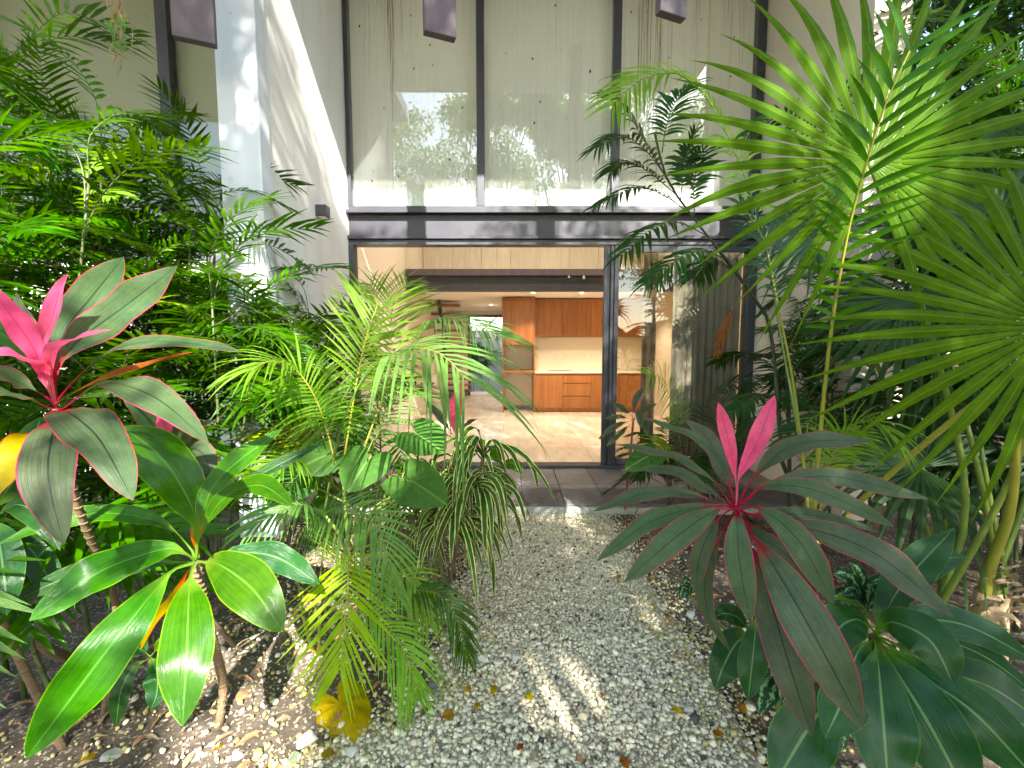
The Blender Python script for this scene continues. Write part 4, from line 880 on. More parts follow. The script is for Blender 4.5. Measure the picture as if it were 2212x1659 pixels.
# ================================================================== BROAD-LEAVED PLANTS
def rosette(name, label, cat, base, center, leaves, stemmat, srad=.014, via=None, group=None):
    """leaves: (pixel path with distances, width in metres, material, options)"""
    o = empty(name, base, label, cat, group); c = center
    m = MB(); sp_ = spline([V(base)] + (via or []) + [c], 14); m.tube(sp_, [srad * 1.15, srad * .8], 8)
    for k in range(1, 40): 
        x = k / 40 * 13; i = min(12, int(x)); p = sp_[i].lerp(sp_[i + 1], x - i); d = (sp_[i + 1] - sp_[i]).normalized(); m.tube([p - d * .003, p + d * .003], srad * 1.12, 8)
    m.build('stem', stemmat, o, True)
    for i, (path, wd, mat, kw) in enumerate(leaves):
        kw = dict(kw); nh = Matrix.Rotation(-math.atan2(c.x, c.y) * .85, 3, 'Z') @ V(kw.pop('nh', (0, -.75, .65))); pts = [c + (W(*path[0]) - c) * .15] + px3(path) if kw.pop('root', True) else px3(path)
        m = MB(); blade(m, pts, wd, nh, kw.pop('pet', .22), kw.pop('petw', .11), kw.pop('fold', .16), kw.pop('wave', .05 + .07 * random.Random(i * 7 + len(label)).random()), kw.pop('n', 22), 6, kw.pop('shape', .85) * random.Random(i * 5 + len(label)).uniform(.88, 1.15), kw.pop('twist', random.Random(i * 3 + len(label)).uniform(-.35, .35)), seed=i + len(label), curl=kw.pop('curl', .06))
        m.build('leaf', mat, o, True)
    return o
R, RD, PK = 'leaf_red_edge', 'leaf_red_dark', 'leaf_pink'
def px_w(wpx, Y): return wpx * Y / F
# left red-edged cordyline
Yc = 1.15; cC = W(122, 885, Yc)
rosette('cordyline', 'tall cordyline with pink top leaves and pink-edged green leaves, left of the picture', 'plant', (-1.75, 1.75, 0), cC, [
    ([(95, 810, 1.13), (73, 753, 1.10), (30, 690, 1.06), (-30, 610, 1.02)], px_w(51, 1.06), PK, dict(shape=1.15, nh=(.5, -.8, .3), pet=.1)),
    ([(105, 800, 1.14), (82, 760, 1.13), (112, 690, 1.12), (128, 630, 1.10), (147, 591, 1.08)], px_w(41, 1.1), PK, dict(shape=1.15, nh=(-.5, -.8, .2), pet=.1, fold=.5)),
    ([(112, 800, 1.13), (113, 757, 1.08), (160, 735, 1.02), (240, 712, .97)], px_w(47, 1.0), PK, dict(shape=1.15, nh=(0, -.4, .9), pet=.12, fold=.35)),
    ([(85, 800, 1.12), (50, 770, 1.05), (0, 762, 1.0), (-40, 775, .98)], px_w(41, 1.0), PK, dict(shape=1.15, nh=(0, -.5, .8), pet=.12)),
    ([(118, 800, 1.16), (140, 715, 1.2), (195, 645, 1.22), (268, 555, 1.22)], px_w(80, 1.2), R, dict(nh=(-.1, -.95, .25), pet=.2)),
    ([(122, 810, 1.16), (165, 740, 1.18), (265, 665, 1.2), (384, 574, 1.2)], px_w(78, 1.2), R, dict(nh=(-.1, -.9, .35), pet=.22)),
    ([(128, 862, 1.14), (190, 795, 1.12), (270, 748, 1.1), (370, 738, 1.08), (520, 759, 1.05)], px_w(54, 1.1), R, dict(nh=(.1, -.55, .85), pet=.28)),
    ([(135, 862, 1.12), (225, 820, 1.1), (320, 790, 1.08), (420, 760, 1.05)], px_w(24, 1.1), 'leaf_brown', dict(nh=(0, -.8, .5), pet=.2, fold=.7)),
    ([(135, 885, 1.12), (200, 838, 1.06), (250, 828, 1.0), (345, 865, .95), (452, 958, .92)], px_w(74, .97), R, dict(nh=(.15, -.7, .7), pet=.28)),
    ([(135, 893, 1.1), (150, 892, 1.04), (215, 950, .96), (288, 1082, .90)], px_w(109, .95), RD, dict(nh=(.2, -.95, .25), pet=.1, shape=.8)),
    ([(120, 915, 1.1), (114, 935, 1.03), (104, 1030, .96), (138, 1178, .92)], px_w(99, .95), RD, dict(nh=(0, -1, .2), pet=.1, shape=.8)),
    ([(110, 920, 1.1), (85, 940, 1.05), (25, 985, .98), (-25, 1090, .95)], px_w(80, .97), 'leaf_yellowing', dict(nh=(-.3, -.9, .3), pet=.15)),
    ([(100, 860, 1.12), (50, 830, 1.1), (-20, 800, 1.05), (-130, 790, 1.0)], px_w(60, 1.1), R, dict(nh=(0, -.6, .8), pet=.3)),
    ([(100, 880, 1.12), (50, 858, 1.06), (-20, 850, 1.0), (-130, 890, .95)], px_w(60, 1.0), R, dict(nh=(0, -.6, .8), pet=.3)),
    ([(110, 800, 1.18), (60, 700, 1.25), (40, 660, 1.28), (35, 630, 1.3)], px_w(30, 1.25), R, dict(nh=(0, -.9, .3), pet=.2)),
], 'ringed_stem', .012, [V((-1.6, 1.7, .5)), W(165, 1085, 1.3)])
# second, smaller cordyline behind it
rosette('cordyline', 'small pink-edged cordyline half hidden behind the big green leaves', 'plant', (-1.45, 2.2, 0), W(375, 985, 1.75), [
    ([(360, 960, 1.72), (330, 920, 1.68), (295, 880, 1.62), (262, 850, 1.6)], .075, R, dict(nh=(.2, -.9, .4))), ([(375, 960, 1.72), (362, 930, 1.7), (345, 890, 1.68)], .07, PK, dict(nh=(0, -1, .2), pet=.1)), ([(385, 965, 1.72), (395, 930, 1.7), (405, 900, 1.68), (400, 870, 1.66)], .07, R, dict(nh=(0, -1, .2))),
    ([(395, 970, 1.7), (430, 925, 1.66), (475, 905, 1.62)], .05, R, dict(nh=(0, -.5, .8))), ([(395, 980, 1.7), (420, 970, 1.65), (445, 990, 1.6), (452, 1030, 1.56)], .085, RD, dict(nh=(.1, -.9, .4))), ([(360, 980, 1.7), (330, 960, 1.65), (300, 970, 1.6)], .06, RD, dict())], 'ringed_stem', .010, [W(360, 1200, 1.95)])
# big glossy green plant lower left
gC = W(423, 1215, 1.35); GR = 'leaf_corn'; GD = 'leaf_corn_dark'
rosette('corn_plant', 'big glossy plant with broad hanging green leaves in the lower left', 'plant', G(470, 1590), gC, [
    ([(413, 1240, 1.30), (408, 1290, 1.22), (404, 1400, 1.12), (394, 1570, 1.04)], px_w(109, 1.13), GR, dict(nh=(.05, -1, .25), pet=.13, shape=1.15)),
    ([(373, 1232, 1.28), (335, 1275, 1.20), (235, 1400, 1.08), (55, 1640, .98)], px_w(111, 1.1), GR, dict(nh=(.35, -.85, .5), pet=.13, shape=1.15)),
    ([(395, 1195, 1.30), (352, 1187, 1.26), (215, 1235, 1.15), (62, 1342, 1.05)], px_w(93, 1.15), GR, dict(nh=(.1, -.75, .65), pet=.12, shape=1.15)),
    ([(445, 1215, 1.32), (475, 1220, 1.26), (545, 1272, 1.18), (612, 1366, 1.13)], px_w(107, 1.18), GR, dict(nh=(-.25, -.8, .6), pet=.1, shape=1.15)),
    ([(421, 1150, 1.36), (412, 1090, 1.36), (350, 990, 1.33), (262, 920, 1.28)], px_w(107, 1.34), GR, dict(nh=(.55, -.8, .15), pet=.14, shape=1.15)),
    ([(430, 1150, 1.36), (455, 1060, 1.38), (510, 1000, 1.42), (612, 925, 1.45)], px_w(57, 1.4), GR, dict(nh=(-.3, -.7, .6), pet=.2)),
    ([(432, 1160, 1.34), (480, 1080, 1.30), (560, 1048, 1.25), (636, 1096, 1.2)], px_w(63, 1.25), GR, dict(nh=(-.1, -.7, .7), pet=.2)),
    ([(435, 1160, 1.36), (510, 1060, 1.4), (600, 1005, 1.45), (700, 955, 1.5)], px_w(36, 1.4), GD, dict(nh=(-.3, -.4, .8), pet=.2)),
    ([(410, 1185, 1.36), (350, 1130, 1.40), (225, 1108, 1.4), (110, 1130, 1.35), (-10, 1178, 1.3)], px_w(51, 1.4), GR, dict(nh=(.1, -.7, .7), pet=.2)),
    ([(400, 1215, 1.38), (290, 1218, 1.4), (140, 1250, 1.4), (30, 1300, 1.35)], px_w(63, 1.4), GD, dict(nh=(0, -.8, .6), pet=.15)),
    ([(440, 1220, 1.38), (520, 1195, 1.42), (600, 1205, 1.42), (690, 1262, 1.4)], px_w(63, 1.4), GD, dict(nh=(0, -.7, .7), pet=.15)),
    ([(425, 1150, 1.37), (440, 1110, 1.39), (452, 1070, 1.42), (475, 1030, 1.46)], px_w(30, 1.4), 'leaf_yellowing', dict(nh=(0, -1, .2), pet=.1)),
    ([(405, 1235, 1.36), (375, 1290, 1.36), (330, 1340, 1.36), (303, 1405, 1.36)], px_w(22, 1.36), 'leaf_yellowing', dict(nh=(.3, -.9, .2), pet=.1)),
], 'ringed_stem', .016, [W(482, 1480, 1.75), W(450, 1350, 1.5)])
# leaves of a dark plant cut by the left edge
rosette('corn_plant', 'dark glossy plant cut off by the left picture edge', 'plant', (-1.75, 1.6, 0), W(-20, 1120, 1.42), [
    ([(0, 1080, 1.42), (60, 990, 1.4), (88, 900, 1.4)], px_w(95, 1.4), GD, dict(nh=(.3, -.9, .3), pet=.1)), ([(-10, 1130, 1.4), (0, 1180, 1.35), (10, 1260, 1.3), (15, 1330, 1.28)], px_w(75, 1.3), GD, dict(nh=(0, -1, .2), pet=.1)),
    ([(0, 1110, 1.4), (40, 1090, 1.35), (90, 1120, 1.3), (130, 1190, 1.28)], px_w(60, 1.3), GD, dict(nh=(0, -.8, .6), pet=.15)), ([(0, 1140, 1.42), (60, 1180, 1.45), (100, 1240, 1.45), (115, 1310, 1.44)], px_w(55, 1.4), GD, dict(nh=(0, -.8, .6), pet=.15))], 'ringed_stem', .014, [W(-10, 1300, 1.5)])
# young shoots on the soil under it, and a bent bare stem
rosette('corn_plant', 'small dark shoot growing from the soil under the hanging leaves', 'plant', G(330, 1545), W(325, 1420, 1.80), [
    ([(318, 1425, 1.78), (290, 1440, 1.74), (262, 1490, 1.7), (250, 1570, 1.68)], px_w(38, 1.7), GD, dict(nh=(0, -1, .3), pet=.1)), ([(330, 1425, 1.78), (340, 1460, 1.72), (338, 1500, 1.7), (325, 1535, 1.68)], px_w(52, 1.7), GD, dict(nh=(0, -1, .3), pet=.1)), ([(320, 1415, 1.8), (300, 1400, 1.78), (285, 1395, 1.76), (270, 1405, 1.75)], px_w(40, 1.76), GD, dict()), ([(330, 1412, 1.8), (345, 1395, 1.8), (365, 1390, 1.8), (385, 1400, 1.8)], px_w(34, 1.8), GR, dict())], 'ringed_stem', .008)
rosette('corn_plant', 'low plant with a thick bent ringed stem at the left edge', 'plant', G(155, 1425), W(15, 1300, 1.75), [
    ([(5, 1290, 1.72), (20, 1250, 1.68), (50, 1230, 1.65), (95, 1240, 1.6)], px_w(45, 1.65), GD, dict()), ([(0, 1300, 1.72), (-20, 1340, 1.68), (-15, 1400, 1.64)], px_w(50, 1.65), GD, dict()), ([(20, 1300, 1.72), (40, 1330, 1.68), (45, 1380, 1.66), (40, 1430, 1.65)], px_w(45, 1.65), GD, dict())], 'ringed_stem', .021, [W(100, 1400, 1.92), W(45, 1345, 1.85)])
# right red-edged cordyline
cR = W(1590, 1098, 1.38)
rosette('cordyline', 'spreading cordyline with two hot pink upright leaves beside the gravel', 'plant', G(1650, 1545), cR, [
    ([(1590, 1060, 1.38), (1588, 1030, 1.38), (1572, 946, 1.37), (1551, 868, 1.36)], px_w(32, 1.37), PK, dict(shape=1.2, nh=(.3, -.95, .1), pet=.2, fold=.3)),
    ([(1594, 1060, 1.38), (1598, 1028, 1.37), (1640, 945, 1.35), (1674, 853, 1.33)], px_w(42, 1.35), PK, dict(shape=1.2, nh=(-.4, -.9, .1), pet=.2, fold=.25)),
    ([(1600, 1085, 1.38), (1630, 1030, 1.38), (1720, 960, 1.38), (1885, 950, 1.36)], px_w(50, 1.38), RD, dict(nh=(-.2, -.65, .75), pet=.22)),
    ([(1605, 1090, 1.40), (1660, 1050, 1.45), (1800, 1030, 1.48), (2006, 1078, 1.48)], px_w(46, 1.46), RD, dict(nh=(0, -.7, .7), pet=.18)),
    ([(1602, 1090, 1.36), (1655, 1050, 1.30), (1770, 1062, 1.24), (1932, 1137, 1.20)], px_w(47, 1.25), R, dict(nh=(0, -.7, .7), pet=.2)),
    ([(1582, 1070, 1.39), (1560, 1000, 1.42), (1500, 945, 1.45), (1394, 903, 1.48)], px_w(32, 1.45), R, dict(nh=(.3, -.5, .8), pet=.2)),
    ([(1580, 1075, 1.42), (1560, 1010, 1.48), (1530, 950, 1.52), (1480, 905, 1.55)], px_w(46, 1.5), RD, dict(nh=(.3, -.8, .5), pet=.2)),
    ([(1575, 1085, 1.40), (1530, 1030, 1.42), (1450, 985, 1.44), (1330, 960, 1.44)], px_w(36, 1.43), RD, dict(nh=(.15, -.5, .85), pet=.2)),
    ([(1575, 1090, 1.44), (1530, 1060, 1.5), (1460, 1020, 1.54), (1380, 1012, 1.55)], px_w(36, 1.5), RD, dict(nh=(.15, -.5, .85), pet=.2)),
    ([(1570, 1095, 1.38), (1500, 1070, 1.36), (1400, 1065, 1.34), (1280, 1105, 1.30)], px_w(42, 1.34), RD, dict(nh=(.05, -.55, .8), pet=.2)),
    ([(1572, 1098, 1.36), (1520, 1095, 1.32), (1410, 1125, 1.24), (1288, 1212, 1.18)], px_w(50, 1.24), R, dict(nh=(.1, -.65, .75), pet=.2)),
    ([(1575, 1102, 1.34), (1540, 1105, 1.28), (1460, 1160, 1.18), (1347, 1258, 1.12)], px_w(59, 1.18), R, dict(nh=(.15, -.7, .7), pet=.2)),
    ([(1570, 1105, 1.38), (1545, 1130, 1.36), (1512, 1200, 1.34), (1502, 1280, 1.33)], px_w(42, 1.34), RD, dict(nh=(.1, -1, .15), pet=.2)),
    ([(1590, 1115, 1.34), (1592, 1125, 1.28), (1597, 1215, 1.22), (1620, 1344, 1.18)], px_w(61, 1.22), R, dict(nh=(0, -1, .25), pet=.2, shape=.8)),
    ([(1605, 1100, 1.34), (1645, 1100, 1.28), (1725, 1168, 1.2), (1802, 1306, 1.14)], px_w(63, 1.2), R, dict(nh=(-.25, -.8, .55), pet=.2)),
    ([(1610, 1110, 1.36), (1720, 1135, 1.30), (1880, 1190, 1.22), (2060, 1332, 1.15)], px_w(82, 1.22), RD, dict(nh=(-.1, -.75, .65), pet=.2)),
    ([(1605, 1130, 1.34), (1660, 1205, 1.24), (1755, 1365, 1.10), (1866, 1575, 1.02)], px_w(107, 1.1), RD, dict(nh=(-.2, -.92, .35), pet=.18, shape=.8)),
    ([(1612, 1160, 1.36), (1650, 1250, 1.30), (1700, 1420, 1.2), (1754, 1592, 1.14)], px_w(92, 1.2), RD, dict(nh=(-.1, -.95, .3), pet=.18, shape=.8)),
    ([(1605, 1120, 1.42), (1640, 1160, 1.45), (1700, 1200, 1.45), (1768, 1285, 1.44)], px_w(44, 1.44), RD, dict(nh=(-.2, -.8, .5), pet=.15)),
    ([(1560, 1150, 1.42), (1525, 1240, 1.42), (1530, 1325, 1.42), (1578, 1408, 1.42)], px_w(38, 1.42), RD, dict(nh=(-.2, -.95, .1), pet=.2)),
    ([(1640, 1310, 1.44), (1634, 1345, 1.42), (1626, 1420, 1.38), (1616, 1512, 1.36)], px_w(62, 1.38), GD, dict(nh=(.1, -1, .1), pet=.1, root=False)),
    ([(1600, 1110, 1.44), (1700, 1110, 1.55), (1800, 1120, 1.62), (1900, 1150, 1.65)], px_w(38, 1.6), RD, dict(nh=(0, -.6, .8), pet=.2)),
], 'ringed_stem', .012, [W(1655, 1420, 1.62), W(1640, 1290, 1.5)])
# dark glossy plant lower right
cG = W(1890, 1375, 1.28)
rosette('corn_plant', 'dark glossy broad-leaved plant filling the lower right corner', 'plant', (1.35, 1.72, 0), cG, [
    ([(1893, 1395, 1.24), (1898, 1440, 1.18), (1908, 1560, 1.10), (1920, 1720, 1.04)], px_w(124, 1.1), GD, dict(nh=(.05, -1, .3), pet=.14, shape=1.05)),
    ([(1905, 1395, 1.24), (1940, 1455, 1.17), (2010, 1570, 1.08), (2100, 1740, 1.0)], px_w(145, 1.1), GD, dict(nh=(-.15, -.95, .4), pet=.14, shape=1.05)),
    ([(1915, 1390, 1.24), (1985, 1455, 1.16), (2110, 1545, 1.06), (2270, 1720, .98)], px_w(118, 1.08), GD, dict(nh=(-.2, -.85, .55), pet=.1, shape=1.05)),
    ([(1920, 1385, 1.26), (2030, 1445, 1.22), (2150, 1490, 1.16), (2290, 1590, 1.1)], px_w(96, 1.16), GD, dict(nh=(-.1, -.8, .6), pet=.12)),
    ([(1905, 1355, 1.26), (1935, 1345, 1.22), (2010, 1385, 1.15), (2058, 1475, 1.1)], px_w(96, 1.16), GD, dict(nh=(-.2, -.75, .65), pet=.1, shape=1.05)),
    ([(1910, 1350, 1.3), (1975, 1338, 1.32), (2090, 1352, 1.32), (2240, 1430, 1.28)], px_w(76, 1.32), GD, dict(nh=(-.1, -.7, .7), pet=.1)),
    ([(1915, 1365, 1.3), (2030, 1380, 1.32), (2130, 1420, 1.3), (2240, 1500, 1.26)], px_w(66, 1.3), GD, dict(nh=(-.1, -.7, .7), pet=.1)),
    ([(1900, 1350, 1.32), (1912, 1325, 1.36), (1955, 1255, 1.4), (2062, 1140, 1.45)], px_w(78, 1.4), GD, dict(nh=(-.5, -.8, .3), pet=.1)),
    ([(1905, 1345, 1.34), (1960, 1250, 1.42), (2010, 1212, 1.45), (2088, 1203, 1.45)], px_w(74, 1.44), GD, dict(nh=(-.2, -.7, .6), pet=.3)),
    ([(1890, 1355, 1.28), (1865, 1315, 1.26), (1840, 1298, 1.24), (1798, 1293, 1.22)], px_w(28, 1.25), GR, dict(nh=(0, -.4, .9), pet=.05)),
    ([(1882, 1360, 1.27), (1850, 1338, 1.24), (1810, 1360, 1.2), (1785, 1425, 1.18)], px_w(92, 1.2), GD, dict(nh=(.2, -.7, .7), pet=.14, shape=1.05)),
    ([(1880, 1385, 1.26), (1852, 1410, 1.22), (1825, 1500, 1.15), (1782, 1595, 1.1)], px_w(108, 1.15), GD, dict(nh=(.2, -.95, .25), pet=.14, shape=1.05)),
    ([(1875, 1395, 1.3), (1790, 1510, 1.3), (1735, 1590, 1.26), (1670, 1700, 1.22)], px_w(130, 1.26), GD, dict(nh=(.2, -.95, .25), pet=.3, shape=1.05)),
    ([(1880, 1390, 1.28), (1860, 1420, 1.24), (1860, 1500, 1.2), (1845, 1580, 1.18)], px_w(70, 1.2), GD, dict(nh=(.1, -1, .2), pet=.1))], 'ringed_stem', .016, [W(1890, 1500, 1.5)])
# pale-patched plants under the right cordyline
def patchy(base, center, dirs, label, seed):
    r = random.Random(seed); o = empty('patterned_plant', base, label, 'plant', 'pale-patched plants on the right bed'); c = V(center)
    m = MB(); m.tube(spline([V(base), V(base).lerp(c, .5), c], 6), [.010, .008], 6); m.build('stem', 'stalk_green', o, True)
    for i, (tip, wd) in enumerate(dirs):
        t = W(*tip); m = MB(); mid = c.lerp(t, .55) + V((0, 0, .04)); blade(m, [c, mid, t], wd, (r.uniform(-.2, .2), -.75, .65), .18, .1, .12, .04, 14, 6, .78, seed=seed + i); m.build('leaf', 'leaf_patchy', o, True)
    return o
patchy((1.28, 1.85, 0), W(1870, 1320, 1.55), [((1800, 1240, 1.5), .075), ((1835, 1215, 1.55), .07), ((1925, 1255, 1.5), .085), ((1965, 1275, 1.52), .08), ((1905, 1300, 1.42), .07), ((1790, 1310, 1.45), .07), ((1850, 1270, 1.6), .08), ((1820, 1285, 1.48), .06)], 'pale-patched plant showing under the pink-edged leaves', 201)
patchy((1.5, 1.7, 0), W(1930, 1395, 1.42), [((2010, 1445, 1.3), .075), ((2000, 1480, 1.28), .07), ((2110, 1350, 1.5), .06), ((2220, 1400, 1.5), .06), ((2180, 1360, 1.6), .06)], 'pale-patched plant among the dark glossy leaves', 202)
patchy(G(1680, 1560), W(1685, 1455, 1.62), [((1640, 1545, 1.5), .075), ((1690, 1520, 1.5), .06), ((1720, 1480, 1.55), .06), ((1650, 1470, 1.52), .06), ((1700, 1440, 1.55), .05)], 'low pale-patched plant at the gravel edge', 203)
patchy((1.02, 1.52, 0), W(1810, 1570, 1.45), [((1815, 1625, 1.38), .05), ((1780, 1600, 1.4), .05), ((1845, 1600, 1.4), .05)], 'tiny pale-patched shoot at the bottom edge', 204)
patchy((1.25, 2.2, 0), W(1490, 1290, 1.95), [((1478, 1265, 1.9), .05), ((1500, 1275, 1.9), .05), ((1470, 1295, 1.88), .05)], 'small pale-patched shoot left of the cordyline stem', 205)
# rounded dark leaves beside the cordyline stem
rosette('corn_plant', 'low dark plant with round leaves beside the cordyline stem', 'plant', G(1630, 1500), W(1622, 1370, 1.72), [
    ([(1612, 1375, 1.7), (1590, 1390, 1.66), (1562, 1440, 1.6), (1545, 1490, 1.58)], px_w(78, 1.6), GD, dict(nh=(.1, -.9, .5), pet=.1, shape=.65)), ([(1615, 1360, 1.7), (1595, 1335, 1.68), (1565, 1325, 1.65), (1540, 1335, 1.62)], px_w(46, 1.65), GD, dict()), ([(1630, 1380, 1.7), (1650, 1420, 1.66), (1665, 1480, 1.62), (1660, 1530, 1.6)], px_w(60, 1.62), GD, dict(nh=(0, -1, .3), pet=.1)), ([(1630, 1365, 1.7), (1660, 1340, 1.68), (1690, 1345, 1.66)], px_w(50, 1.66), GD, dict())], 'ringed_stem', .010)

# heart-shaped elephant-ear leaves
def heart(mb, c, tipdir, nrm, L, wd, seed=0, cup=.12):
    r = random.Random(seed); T = V(tipdir).normalized(); N = (V(nrm) - T * V(nrm).dot(T)).normalized(); Sd = T.cross(N); rings = 7; n = 44; vs = [c]; uv = [(.5, .3)]
    def out(a):   # outline radius from the stalk joint; a=0 at the tip
        x = abs(a) / math.pi
        tip = 1.0 * math.exp(-(x / .16) ** 1.3); body = .60 * (1 - .1 * x); lobe = .18 * math.exp(-((x - .80) / .13) ** 2); notch = .52 * math.exp(-((x - 1) / .07) ** 2)
        return max(.06, body + tip * .5 + lobe - notch)
    for k in range(1, rings + 1):
        for i in range(n):
            a = -math.pi + 2 * math.pi * i / n; q = out(a) * k / rings; x = math.cos(a) * q * L; y = math.sin(a) * q * wd * 1.15; e = k / rings
            z = -cup * L * (e ** 2) * (.5 + .5 * math.cos(a)) + .022 * L * math.sin(a * 9) * e + .10 * wd * abs(math.sin(a)) * e * (1 - e * .6)
            vs.append(c + T * x + Sd * y + N * z); uv.append((.5 + .5 * math.sin(a) * e, .3 + .7 * e * math.cos(a)))
    fs = [(0, 1 + i, 1 + (i + 1) % n) for i in range(n)]
    for k in range(rings - 1): fs += [(1 + k * n + i, 1 + (k + 1) * n + i, 1 + (k + 1) * n + (i + 1) % n, 1 + k * n + (i + 1) % n) for i in range(n)]
    mb.add(vs, fs, uv)
o = empty('elephant_ear', G(880, 1235), 'elephant-ear plant with big matt heart-shaped leaves beside the striped plants', 'plant')
for i, (px, py, Y, td, nh, L, wd) in enumerate(((892, 1040, 2.05, (.8, -.45, -.30), (-.1, -.5, .85), .19, .19), (905, 940, 2.45, (.6, -.5, -.2), (0, -.6, .8), .19, .20), (790, 1000, 2.3, (-.2, -.7, -.45), (.1, -.55, .85), .17, .20), (700, 985, 2.6, (-.5, -.4, -.2), (.1, -.7, .7), .17, .20), (990, 1040, 2.6, (.5, -.3, -.3), (.2, -.7, .7), .12, .14), (640, 1030, 2.7, (-.4, -.4, -.4), (.1, -.7, .7), .2, .24))):
    c = W(px, py, Y); m = MB(); heart(m, c, td, nh, L, wd, i); m.build('leaf', 'leaf_taro', o, True)
    m = MB(); g_ = V((-.62 + .05 * i - .1, 2.62 + .03 * i, 0)); m.tube(spline([g_, g_.lerp(c, .5) + V((0, .08, .06)), c], 10), [.010, .006], 6); m.build('leaf_stalk', 'stalk_green', o, True)
# yellow fallen-over elephant-ear leaf on the ground
yl = G(735, 1520, .05); m = MB(); heart(m, yl, (.55, -.60, .0), (.08, -.25, .95), .21, .17, 5, .30); tag(m.build('dead_leaf', 'leaf_yellow', None, True), 'large yellow speckled dying leaf lying under the lime fronds', 'leaf')

# striped strap-leaved plants
def strap_plant(base, crowns, label, seed, L=.42, n=34, mat='leaf_striped', wd=.017, name='striped_dracaena', group='striped strap-leaved plants'):
    r = random.Random(seed); base = V(base); o = empty(name, base, label, 'plant', group)
    for c in crowns:
        c = V(c); m = MB(); m.tube(spline([base + V((r.uniform(-.04, .04), r.uniform(-.04, .04), 0)), base.lerp(c, .5) + V((r.uniform(-.03, .03), 0, 0)), c], 8), [.009, .007], 6); m.build('stem', 'twig', o, True)
        for i in range(n):
            a = r.uniform(0, 6.283); el = r.uniform(-.25, 1.25); l_ = L * r.uniform(.65, 1.15); h = V((math.cos(a), math.sin(a), 0)); b = c - V((0, 0, r.uniform(0, .10)))
            p1 = b + h * (l_ * .30 * math.cos(el)) + V((0, 0, l_ * .30 * math.sin(el) + .02)); p2 = p1 + h * (l_ * .25 * math.cos(el * .5)) + V((0, 0, -l_ * (.06 + .12 * (1 - el)))); p3 = p2 + h * (l_ * r.uniform(.04, .2)) - V((0, 0, l_ * r.uniform(.28, .42)))
            p3.z = max(.02, p3.z); m = MB(); blade(m, [b, p1, p2, p3], wd * r.uniform(.75, 1.2), V((-h.x * .2, -.3, 1)), 0, .1, .22, .02, 12, 4, .6, seed=i, minw=.35); m.build('leaf', mat, o, True)
strap_plant(G(945, 1290), [W(900, 1085, 2.35), W(960, 1100, 2.3), W(930, 1050, 2.45)], 'bushy striped plant under the elephant-ear leaf', 301, .42, 24, wd=.025)
strap_plant(G(1010, 1235), [W(1045, 965, 2.4), W(1040, 1060, 2.35)], 'striped plant with the tallest crown, seen against the indoor floor', 302, .50, 18, wd=.034)
strap_plant(G(985, 1255), [W(1010, 1070, 2.3), W(985, 1110, 2.25), W(1000, 1020, 2.5)], 'striped plant drooping over the gravel edge', 303, .50, 22, wd=.030)
strap_plant(G(860, 1240), [W(850, 1060, 2.6), W(890, 1030, 2.7)], 'striped plant behind the elephant-ear leaf', 304, .40, 20, wd=.024)
# plants flanking the door
rosette('cordyline', 'small purple-leaved cordyline at the right door edge', 'plant', (1.05, 4.0, 0), W(1368, 910, 3.6), [
    ([(1362, 895, 3.58), (1340, 880, 3.5), (1318, 868, 3.45)], 0.060, RD, dict()), ([(1368, 890, 3.6), (1375, 860, 3.6), (1395, 830, 3.6)], 0.054, RD, dict(nh=(-.3, -.9, .2))), ([(1375, 900, 3.6), (1390, 885, 3.55), (1420, 872, 3.5)], 0.054, RD, dict()), ([(1378, 905, 3.6), (1392, 915, 3.5), (1400, 945, 3.45)], 0.054, RD, dict()),
    ([(1360, 905, 3.6), (1335, 900, 3.5), (1305, 905, 3.4)], 0.054, RD, dict()), ([(1362, 910, 3.58), (1330, 920, 3.45), (1292, 950, 3.4)], 0.060, RD, dict()), ([(1372, 900, 3.58), (1380, 890, 3.5), (1385, 925, 3.4)], 0.072, RD, dict()), ([(1365, 915, 3.58), (1340, 935, 3.5), (1310, 965, 3.4)], 0.054, RD, dict())], 'stalk_red', .010)
cane_palm((1.35, 3.75, 0), (.45, .6, .35), CPD, 'low dark palm at the right patio edge, before the fixed pane', 311, .2, 6, .8, caneMat='stalk_dark', group='small palms by the door')
o = empty('areca_palm', (1.85, 4.3, 0), 'pale thin-leaved palm standing before the fixed pane', 'palm', 'small palms by the door')
hero_frond(o, [(1475, 1000, 4.2), (1462, 900, 4.1), (1445, 850, 4.0), (1430, 815, 3.9), (1400, 812, 3.8)], 24, .36, .014, AR, (.2, -.7, .6), t0=.35, a0=74, a1=40, droop=.35, rad=.006, seed=330, leafn=6)
hero_frond(o, [(1500, 1000, 4.2), (1520, 900, 4.1), (1560, 840, 3.95), (1620, 815, 3.8), (1680, 825, 3.7)], 26, .26, .022, DK, (0, -.4, .9), t0=.35, a0=60, a1=30, droop=.4, rad=.007, seed=331, leafn=5)
hero_frond(o, [(1480, 1010, 4.0), (1460, 980, 3.9), (1430, 960, 3.7), (1400, 985, 3.55)], 24, .28, .018, ARL, (0, -.5, .8), t0=.3, a0=64, a1=30, droop=.3, rad=.005, seed=332, leafn=5)
for i, a in enumerate((1475, 1500, 1480)):
    m = MB(); m.tube([V((1.83 + .02 * i, 4.3, 0)), W(a, 1005, 4.15)], [.012, .008], 6); m.build('stem', 'stalk_green', o, True)
